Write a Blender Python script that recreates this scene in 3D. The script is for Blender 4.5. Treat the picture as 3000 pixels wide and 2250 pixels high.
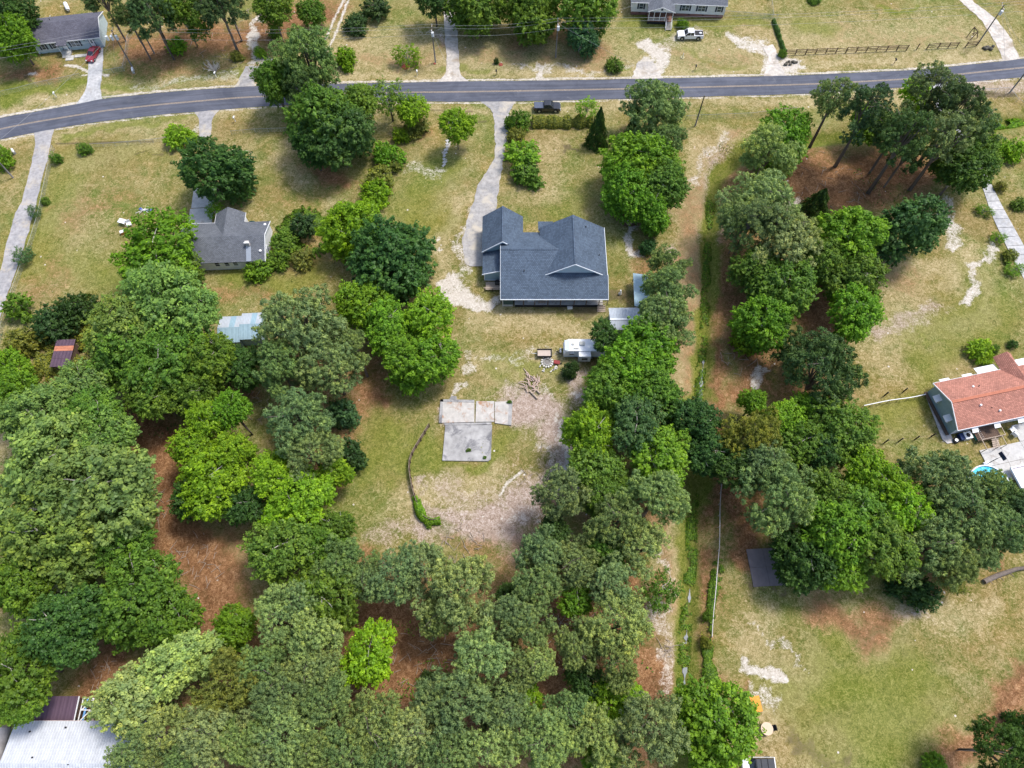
import bpy, math, random
import numpy as np
from mathutils import Vector, Matrix
R = math.radians
random.seed(7); rng = np.random.default_rng(7)
for o in list(bpy.data.objects): bpy.data.objects.remove(o)
SC = bpy.context.scene
COL = SC.collection
# ------------------------------------------------------------------ camera, sky, sun, exposure
CAM_H = 112.0; TILT = R(25.5); FPX = 2080.0
cd = bpy.data.cameras.new('camera'); cam = bpy.data.objects.new('camera', cd); COL.objects.link(cam)
cam.location = (0, 0, CAM_H); cam.rotation_euler = (TILT, 0, 0)
cd.sensor_width = 36; cd.lens = FPX / 3000 * 36; cd.clip_start = 1; cd.clip_end = 9000
SC.camera = cam
SUN_EL, SUN_AZ = 63, 58          # azimuth clockwise from +Y (image up)
w = bpy.data.worlds.new('World'); SC.world = w; w.use_nodes = True
nt = w.node_tree; bg = nt.nodes['Background']
sk = nt.nodes.new('ShaderNodeTexSky'); sk.sky_type = 'NISHITA'; sk.sun_disc = False
sk.sun_elevation = R(SUN_EL); sk.sun_rotation = R(SUN_AZ); sk.air_density = 1.0; sk.dust_density = 2.5; sk.ozone_density = 1.2
nt.links.new(sk.outputs[0], bg.inputs[0]); bg.inputs[1].default_value = 0.105
ld = bpy.data.lights.new('sun', 'SUN'); ld.energy = 1.5; ld.angle = R(12); ld.color = (1, .95, .88)
sun = bpy.data.objects.new('sun', ld); COL.objects.link(sun)
sv = Vector((math.sin(R(SUN_AZ)) * math.cos(R(SUN_EL)), math.cos(R(SUN_AZ)) * math.cos(R(SUN_EL)), math.sin(R(SUN_EL))))
sun.rotation_euler = sv.to_track_quat('Z', 'Y').to_euler(); sun.location = sv * 200
SC.view_settings.view_transform = 'Standard'; SC.view_settings.look = 'None'
SC.view_settings.gamma = 1; SC.view_settings.exposure = 1.2; SC.view_settings.use_curve_mapping = False

# ------------------------------------------------------------------ from a pixel of the 3000 px photo to a point in the place
_s, _c = math.sin(TILT), math.cos(TILT)
def g(px, py, z=0.0):
    u = (px - 1500) / FPX; v = (1125 - py) / FPX
    dz = -_c + v * _s; t = (CAM_H - z) / (-dz)
    return (u * t, (_s + v * _c) * t)
K = 3000 / 2212.0
def go(x, y, z=0.0): return g(x * K, y * K, z)
def mpp(x, y, z=0.0):            # metres per overview pixel at that place
    v = (1125 - y * K) / FPX
    return K * (CAM_H - z) / (_c - v * _s) / FPX

# ------------------------------------------------------------------ node material helpers
def newmat(name):
    m = bpy.data.materials.new(name); m.use_nodes = True
    n = m.node_tree.nodes; b = n['Principled BSDF']; b.inputs['Specular IOR Level'].default_value = .25
    return m, n, m.node_tree.links, b
def coords(n, kind='Object'): return n.new('ShaderNodeTexCoord').outputs[kind]
def noise(n, l, vec, scale, detail=5, rough=.6, dist=0):
    t = n.new('ShaderNodeTexNoise'); t.inputs['Scale'].default_value = scale; t.inputs['Detail'].default_value = detail
    t.inputs['Roughness'].default_value = rough; t.inputs['Distortion'].default_value = dist
    l.new(vec, t.inputs['Vector']); return t.outputs['Fac']
def ramp(n, l, fac, stops):
    r = n.new('ShaderNodeValToRGB'); e = r.color_ramp.elements
    e[0].position, e[0].color = stops[0][0], (*stops[0][1], 1); e[1].position, e[1].color = stops[-1][0], (*stops[-1][1], 1)
    for p, c in stops[1:-1]: q = e.new(p); q.color = (*c, 1)
    l.new(fac, r.inputs[0]); return r.outputs[0]
def math_(n, l, op, a, b=None, c=None, clamp=False):
    m = n.new('ShaderNodeMath'); m.operation = op; m.use_clamp = clamp
    for i, v in enumerate((a, b, c)):
        if v is None: continue
        if isinstance(v, (int, float)): m.inputs[i].default_value = v
        else: l.new(v, m.inputs[i])
    return m.outputs[0]
def mixc(n, l, fac, a, b, mode='MIX'):
    m = n.new('ShaderNodeMix'); m.data_type = 'RGBA'; m.blend_type = mode
    for s, v in ((0, fac), (6, a), (7, b)):
        if isinstance(v, (int, float)): m.inputs[s].default_value = v
        elif isinstance(v, tuple): m.inputs[s].default_value = (*v, 1)
        else: l.new(v, m.inputs[s])
    return m.outputs[2]
def bump(n, l, b, h, strength, dist):
    k = n.new('ShaderNodeBump'); k.inputs['Strength'].default_value = strength; k.inputs['Distance'].default_value = dist
    l.new(h, k.inputs['Height']); l.new(k.outputs[0], b.inputs['Normal'])
MATS = {}
def M(name, col, var=.25, scale=3.0, rough=.7, bmp=0.0, metal=0.0, spec=.25, dirt=None):
    if name in MATS: return MATS[name]
    m, n, l, b = newmat(name); v = coords(n)
    f = noise(n, l, v, scale, 6, .65)
    lo = tuple(x * (1 - var) for x in col); hi = tuple(min(1, x * (1 + var)) for x in col)
    c = ramp(n, l, f, [(.3, lo), (.7, hi)])
    if dirt:
        d = ramp(n, l, noise(n, l, v, dirt[1], 7, .7, .6), [(dirt[2], (0, 0, 0)), (min(1, dirt[2] + .12), (1, 1, 1))])
        c = mixc(n, l, d, c, dirt[0])
    l.new(c, b.inputs['Base Color']); b.inputs['Roughness'].default_value = rough
    b.inputs['Metallic'].default_value = metal; b.inputs['Specular IOR Level'].default_value = spec
    if bmp: bump(n, l, b, f, .6, bmp)
    MATS[name] = m; return m
def M_shingle(name, col, course=.28):
    m, n, l, b = newmat(name); uv = coords(n, 'UV')
    br = n.new('ShaderNodeTexBrick'); br.inputs['Scale'].default_value = 1.0
    br.inputs['Brick Width'].default_value = .34; br.inputs['Row Height'].default_value = course
    br.inputs['Mortar Size'].default_value = .022; br.inputs['Bias'].default_value = 0
    br.inputs['Color1'].default_value = (*[x * .82 for x in col], 1); br.inputs['Color2'].default_value = (*[x * 1.2 for x in col], 1)
    br.inputs['Mortar'].default_value = (*[x * .4 for x in col], 1); l.new(uv, br.inputs['Vector'])
    f = noise(n, l, uv, .35, 6, .6); st = noise(n, l, uv, 6, 4, .7)
    c = mixc(n, l, .7, br.outputs[0], ramp(n, l, f, [(.3, (.72, .72, .72)), (.7, (1.2, 1.18, 1.15))]), 'MULTIPLY')
    c = mixc(n, l, .5, c, ramp(n, l, st, [(.25, (.75, .78, .85)), (.75, (1.25, 1.22, 1.2))]), 'MULTIPLY')
    l.new(c, b.inputs['Base Color']); b.inputs['Roughness'].default_value = .85
    bump(n, l, b, br.outputs['Fac'], .5, -.02); MATS[name] = m; return m
def M_ribs(name, col, rust=None, period=.3, rough=.45, metal=0.0, lvl=.6):
    m, n, l, b = newmat(name); uv = coords(n, 'UV')
    sx = n.new('ShaderNodeSeparateXYZ'); l.new(uv, sx.inputs[0])
    wv = math_(n, l, 'SINE', math_(n, l, 'MULTIPLY', sx.outputs[0], 6.2832 / period))
    f = noise(n, l, uv, .8, 6, .6)
    c = ramp(n, l, f, [(.3, tuple(x * .82 for x in col)), (.7, tuple(min(1, x * 1.15) for x in col))])
    c = mixc(n, l, .5, c, ramp(n, l, wv, [(0, (.8, .8, .82)), (.6, (1.1, 1.1, 1.1))]), 'MULTIPLY')
    if rust:
        mp = n.new('ShaderNodeMapping'); mp.inputs['Scale'].default_value = (2.2, .35, 1); l.new(uv, mp.inputs[0])
        r = ramp(n, l, noise(n, l, mp.outputs[0], 1.2, 7, .7), [(lvl, (0, 0, 0)), (lvl + .07, (1, 1, 1))])
        c = mixc(n, l, r, c, rust)
    l.new(c, b.inputs['Base Color']); b.inputs['Roughness'].default_value = rough; b.inputs['Metallic'].default_value = metal
    bump(n, l, b, wv, .5, .03); MATS[name] = m; return m
def M_siding(name, col, period=.2):
    m, n, l, b = newmat(name); v = coords(n)
    sx = n.new('ShaderNodeSeparateXYZ'); l.new(v, sx.inputs[0])
    fr = math_(n, l, 'FRACT', math_(n, l, 'DIVIDE', sx.outputs[2], period))
    f = noise(n, l, v, 1.2, 6, .6)
    c = ramp(n, l, f, [(.3, tuple(x * .88 for x in col)), (.7, tuple(min(1, x * 1.08) for x in col))])
    c = mixc(n, l, .6, c, ramp(n, l, fr, [(0, (.6, .6, .62)), (.16, (1, 1, 1))]), 'MULTIPLY')
    l.new(c, b.inputs['Base Color']); b.inputs['Roughness'].default_value = .6
    bump(n, l, b, fr, .4, .02); MATS[name] = m; return m
def M_leaf(name='leaf', trans=.3):
    m, n, l, b = newmat(name); n.remove(b)
    oi = n.new('ShaderNodeObjectInfo'); at = n.new('ShaderNodeAttribute'); at.attribute_name = 'lv'
    f = at.outputs['Fac']
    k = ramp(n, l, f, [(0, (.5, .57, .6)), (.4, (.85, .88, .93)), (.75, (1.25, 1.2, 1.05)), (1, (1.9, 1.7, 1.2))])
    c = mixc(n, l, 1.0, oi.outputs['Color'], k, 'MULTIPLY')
    v = coords(n); bn = noise(n, l, v, 1.6, 3, .6)
    c = mixc(n, l, .7, c, ramp(n, l, bn, [(.3, (.72, .82, .9)), (.7, (1.3, 1.15, .9))]), 'MULTIPLY')
    d = n.new('ShaderNodeBsdfDiffuse'); t = n.new('ShaderNodeBsdfTranslucent')
    gl = n.new('ShaderNodeBsdfGlossy'); gl.inputs['Roughness'].default_value = .45; gl.inputs['Color'].default_value = (.6, .65, .6, 1)
    l.new(c, d.inputs[0]); l.new(mixc(n, l, 1.0, c, (1.25, 1.3, .6), 'MULTIPLY'), t.inputs[0])
    ms = n.new('ShaderNodeMixShader'); ms.inputs[0].default_value = trans; l.new(d.outputs[0], ms.inputs[1]); l.new(t.outputs[0], ms.inputs[2])
    m2 = n.new('ShaderNodeMixShader'); m2.inputs[0].default_value = .018; l.new(ms.outputs[0], m2.inputs[1]); l.new(gl.outputs[0], m2.inputs[2])
    l.new(m2.outputs[0], n['Material Output'].inputs[0]); MATS[name] = m; return m
def M_mesh_wire():
    m, n, l, b = newmat('chain_link'); n.remove(b)
    uv = coords(n, 'UV'); sx = n.new('ShaderNodeSeparateXYZ'); l.new(uv, sx.inputs[0])
    a = math_(n, l, 'FRACT', math_(n, l, 'MULTIPLY', math_(n, l, 'ADD', sx.outputs[0], sx.outputs[1]), 9))
    c = math_(n, l, 'FRACT', math_(n, l, 'MULTIPLY', math_(n, l, 'SUBTRACT', sx.outputs[0], sx.outputs[1]), 9))
    k = math_(n, l, 'MAXIMUM', math_(n, l, 'LESS_THAN', a, .09), math_(n, l, 'LESS_THAN', c, .09))
    tr = n.new('ShaderNodeBsdfTransparent'); d = n.new('ShaderNodeBsdfDiffuse'); d.inputs[0].default_value = (.4, .42, .42, 1)
    ms = n.new('ShaderNodeMixShader'); l.new(k, ms.inputs[0]); l.new(tr.outputs[0], ms.inputs[1]); l.new(d.outputs[0], ms.inputs[2])
    l.new(ms.outputs[0], n['Material Output'].inputs[0]); MATS['chain_link'] = m; return m

WHITE = M('white_paint', (.78, .79, .8), .06, 2, .5)
TRIM = M('white_trim', (.74, .78, .82), .05, 4, .5)
GLASS = M('window_glass', (.05, .07, .09), .4, .8, .08, spec=.8)
CARGLASS = M('car_glass', (.025, .03, .04), .3, 2, .05, spec=.9)
DARK = M('dark_rubber', (.025, .025, .028), .3, 4, .8)
STEEL = M('galvanised_steel', (.42, .44, .45), .15, 6, .4, metal=.6)
WOODD = M('weathered_wood_dark', (.12, .08, .06), .4, 5, .85, .02)
WOODL = M('weathered_wood_light', (.42, .34, .27), .3, 5, .8, .02)
POLEW = M('pole_wood', (.17, .16, .15), .3, 3, .85)
CONC = M('concrete', (.5, .49, .47), .16, 1.2, .85, .01, dirt=((.3, .27, .24), .6, .55))
CONCW = M('white_concrete', (.62, .6, .57), .15, .8, .85, .01, dirt=((.42, .27, .18), .5, .6))
BRICK = M('brick_skirt', (.26, .13, .12), .3, 8, .85)
BARK = M('bark', (.17, .14, .12), .35, 5, .9, .03)
BARKL = M('pale_bark', (.42, .39, .35), .25, 5, .85)
SHUT = M('navy_shutter', (.03, .04, .07), .2, 4, .6)
BLUEM = M('slate_siding_blue', (.30, .44, .53), .08, 2, .6)
SID_B = M_siding('pale_blue_siding', (.45, .55, .59)); SID_W = M_siding('white_siding', (.8, .81, .84)); SID_G = M_siding('grey_blue_siding', (.2, .28, .34))
SH_BLUE = M_shingle('blue_slate_shingles', (.092, .128, .178)); SH_GREY = M_shingle('grey_shingles', (.15, .165, .19), .2)
SH_VIO = M_shingle('purple_grey_shingles', (.13, .13, .165), .2); SH_RED = M_shingle('red_shingles', (.47, .215, .16), .25)
RIB_W = M_ribs('white_ribbed_metal', (.55, .575, .61), (.36, .24, .19), .38, lvl=.63)
RIB_B = M_ribs('blue_ribbed_metal', (.30, .44, .52), (.3, .16, .1), .25, lvl=.64)
RIB_S = M_ribs('silver_ribbed_metal', (.45, .50, .55), (.33, .13, .07), .25, lvl=.58)
RIB_R = M_ribs('rusty_purple_metal', (.11, .07, .1), (.45, .16, .08), .6, rough=.5, lvl=.62)
LEAF = M_leaf('leaf', .32); NEEDLE = M_leaf('needles', .18); MESHW = M_mesh_wire()

# ------------------------------------------------------------------ mesh helpers
class MB:
    def __init__(s): s.v = []; s.f = []; s.uv = []
    def face(s, pts, uv=None):
        i = len(s.v); s.v += [tuple(p) for p in pts]; s.f.append(tuple(range(i, i + len(pts))))
        s.uv.append(uv if uv else [(p[0], p[1]) for p in pts]); return s
    def box(s, cx, cy, cz, sx, sy, sz, rz=0.0, tx=1.0, ty=1.0, M4=None):
        q = []
        for dz in (-.5, .5):
            kx, ky = (tx, ty) if dz > 0 else (1, 1)
            for dx, dy in ((-.5, -.5), (.5, -.5), (.5, .5), (-.5, .5)):
                x, y = dx * sx * kx, dy * sy * ky
                p = Vector((cx + x * math.cos(rz) - y * math.sin(rz), cy + x * math.sin(rz) + y * math.cos(rz), cz + dz * sz))
                q.append(tuple(M4 @ p) if M4 else tuple(p))
        for f in ((3, 2, 1, 0), (4, 5, 6, 7), (0, 1, 5, 4), (1, 2, 6, 5), (2, 3, 7, 6), (3, 0, 4, 7)):
            a, b_, c_ = Vector(q[f[0]]), Vector(q[f[1]]), Vector(q[f[2]]); L, W = (b_ - a).length, (c_ - b_).length
            s.face([q[i] for i in f], [(0, 0), (L, 0), (L, W), (0, W)])
        return s
    def bar(s, p, q, w, h=None, up=(0, 0, 1)):
        p, q = Vector(p), Vector(q); d = q - p; L = d.length
        if L < 1e-6: return s
        d.normalize(); u = Vector(up)
        if abs(d.dot(u)) > .95: u = Vector((1, 0, 0))
        a = d.cross(u).normalized(); b = a.cross(d).normalized(); h = h or w
        m4 = Matrix((( d.x, a.x, b.x, (p.x + q.x) / 2), (d.y, a.y, b.y, (p.y + q.y) / 2), (d.z, a.z, b.z, (p.z + q.z) / 2), (0, 0, 0, 1)))
        return s.box(0, 0, 0, L, w, h, M4=m4)
    def tube(s, pts, rad, n=6, cap=True):
        pts = [Vector(p) for p in pts]; rings = []
        rad = rad if isinstance(rad, (list, tuple)) else [rad] * len(pts)
        for i, p in enumerate(pts):
            d = (pts[min(i + 1, len(pts) - 1)] - pts[max(i - 1, 0)]).normalized()
            u = Vector((0, 0, 1)) if abs(d.z) < .9 else Vector((1, 0, 0))
            a = d.cross(u).normalized(); b = d.cross(a)
            i0 = len(s.v); s.v += [tuple(p + (a * math.cos(t) + b * math.sin(t)) * rad[i]) for t in [6.28318 * k / n for k in range(n)]]
            rings.append(i0)
        for r0, r1 in zip(rings, rings[1:]):
            for k in range(n):
                k2 = (k + 1) % n; s.f.append((r0 + k, r0 + k2, r1 + k2, r1 + k)); s.uv.append([(0, 0)] * 4)
        if cap:
            s.f.append(tuple(rings[0] + k for k in range(n))); s.uv.append([(0, 0)] * n)
            s.f.append(tuple(rings[-1] + k for k in reversed(range(n)))); s.uv.append([(0, 0)] * n)
        return s
    def disc(s, c, r, h, n=16, axis='Z'):
        e = {'Z': (0, 0, 1), 'X': (1, 0, 0), 'Y': (0, 1, 0)}[axis]; c = Vector(c); e = Vector(e) * h / 2
        return s.tube([c - e, c + e], r, n)
    def ball(s, c, rx, ry, rz, n=8, m=12):
        i0 = len(s.v)
        for a in range(n + 1):
            t = math.pi * a / n
            for b in range(m):
                p = 6.28318 * b / m; s.v.append((c[0] + rx * math.sin(t) * math.cos(p), c[1] + ry * math.sin(t) * math.sin(p), c[2] + rz * math.cos(t)))
        for a in range(n):
            for b in range(m):
                b2 = (b + 1) % m; s.f.append((i0 + a * m + b, i0 + (a + 1) * m + b, i0 + (a + 1) * m + b2, i0 + a * m + b2)); s.uv.append([(0, 0)] * 4)
        return s
    def build(s, name, mat, parent=None, smooth=False, bevel=0):
        me = bpy.data.meshes.new(name); me.from_pydata(s.v, [], s.f)
        uvl = me.uv_layers.new(name='UVMap'); flat = [c for u in s.uv for p in u for c in p]
        uvl.data.foreach_set('uv', flat)
        me.materials.append(mat)
        if smooth: me.polygons.foreach_set('use_smooth', [True] * len(me.polygons))
        ob = bpy.data.objects.new(name, me); COL.objects.link(ob)
        if parent: ob.parent = parent
        if bevel:
            b = ob.modifiers.new('bevel', 'BEVEL'); b.width = bevel; b.segments = 2; b.limit_method = 'ANGLE'
        return ob
def tag(o, label=None, cat=None, group=None, kind=None):
    if label: o['label'] = label
    if cat: o['category'] = cat
    if group: o['group'] = group
    if kind: o['kind'] = kind
    return o
def thing(name, label, cat, loc=(0, 0, 0), rz=0.0, group=None):
    o = bpy.data.objects.new(name, None); COL.objects.link(o); o.location = loc if len(loc) == 3 else (*loc, 0)
    o.rotation_euler = (0, 0, rz); o.empty_display_size = .5
    return tag(o, label, cat, group)
def copy_tree(o, parent=None):
    c = o.copy(); COL.objects.link(c); c.parent = parent
    for ch in list(o.children): copy_tree(ch, c)
    return c

# ------------------------------------------------------------------ 2D value noise for ground outlines
_tab = rng.random((256, 256))
def vnoise(x, y):
    xi, yi = np.floor(x).astype(int), np.floor(y).astype(int); fx, fy = x - xi, y - yi
    fx = fx * fx * (3 - 2 * fx); fy = fy * fy * (3 - 2 * fy)
    t = lambda a, b: _tab[a & 255, b & 255]
    return (t(xi, yi) * (1 - fx) + t(xi + 1, yi) * fx) * (1 - fy) + (t(xi, yi + 1) * (1 - fx) + t(xi + 1, yi + 1) * fx) * fy
def fbm(x, y, o=4):
    a = 0; k = .5; 
    for i in range(o): a = a + k * vnoise(x + 17 * i, y + 31 * i); x = x * 2.03; y = y * 2.03; k *= .5
    return a
def polydist(X, Y, pts):
    D = np.full(X.shape, 1e9)
    if len(pts) == 1: return np.hypot(X - pts[0][0], Y - pts[0][1])
    for (ax, ay), (bx, by) in zip(pts, pts[1:]):
        dx, dy = bx - ax, by - ay; t = np.clip(((X - ax) * dx + (Y - ay) * dy) / (dx * dx + dy * dy + 1e-9), 0, 1)
        D = np.minimum(D, np.hypot(X - ax - t * dx, Y - ay - t * dy))
    return D

# ------------------------------------------------------------------ pixel outlines of the road
ROAD_T = [(-120, 372), (0, 345), (110, 326), (231, 304), (300, 289), (470, 271), (687, 255), (870, 248), (1065, 244), (1365, 238), (1500, 237), (1862, 231), (2296, 222), (2417, 217), (2670, 206), (2815, 192), (3000, 172), (3150, 152)]
ROAD_B = [(-120, 438), (0, 409), (108, 387), (230, 365), (300, 356), (470, 336), (687, 318), (870, 305), (1065, 297), (1365, 298), (1550, 297), (1862, 289), (2296, 277), (2417, 272), (2670, 254), (2815, 242), (3000, 226), (3150, 210)]
ROAD_C = [(-120, 404), (0, 378), (110, 356), (235, 336), (300, 325), (470, 306), (700, 286), (870, 278), (1065, 272), (1365, 269), (1550, 266), (1862, 260), (2300, 249), (2417, 245), (2670, 231), (2815, 217), (3000, 198), (3150, 180)]
DITCH = [(3100, 335), (3000, 348), (2880, 368), (2700, 385), (2500, 398), (2300, 418), (2180, 450), (2110, 510), (2085, 600), (2078, 700), (2070, 900), (2058, 1060), (2052, 1160), (2045, 1250), (2035, 1400), (2030, 1540), (2028, 1650), (2018, 1760), (2010, 1850), (2006, 1980), (1998, 2100), (1992, 2260), (1990, 2400)]
# ------------------------------------------------------------------ ground sheet
def axis_pts(a, b, step, far):
    inner = np.arange(a, b + step / 2, step); k = np.array([4, 10, 25, 60, 150, 400, 1200, far])
    return np.concatenate([a - k[::-1], inner, b + k])
gx = axis_pts(-142, 142, .5, 4000); gy = axis_pts(-22, 176, .5, 4000)
X, Y = np.meshgrid(gx, gy); nx, ny = len(gx), len(gy)
WX = X + (fbm(X / 6, Y / 6) - .5) * 8 + (fbm(X * .9 + 50, Y * .9) - .5) * 2.4
WY = Y + (fbm(X / 6 + 90, Y / 6 + 40) - .5) * 8 + (fbm(X * .9, Y * .9 + 70) - .5) * 2.4
CH = {k: np.zeros(X.shape) for k in ('straw', 'sand', 'lush_shade', 'pink', 'tan', 'dark')}
def paint(ch, pts, r, s=1.0, soft=.9, warp=True):
    P = [go(x, y) for x, y in pts]; rm = r * mpp(*pts[0])
    D = polydist(WX if warp else X, WY if warp else Y, P)
    soft = 1.7 if ch in ('tan', 'lush_shade', 'straw', 'pink') and r > 12 else soft
    f = np.clip((rm * (1 + soft * .5) - D) / (rm * soft + .2), 0, 1); f = f * f * (3 - 2 * f)
    CH[ch] = np.maximum(CH[ch], f * s)
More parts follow.
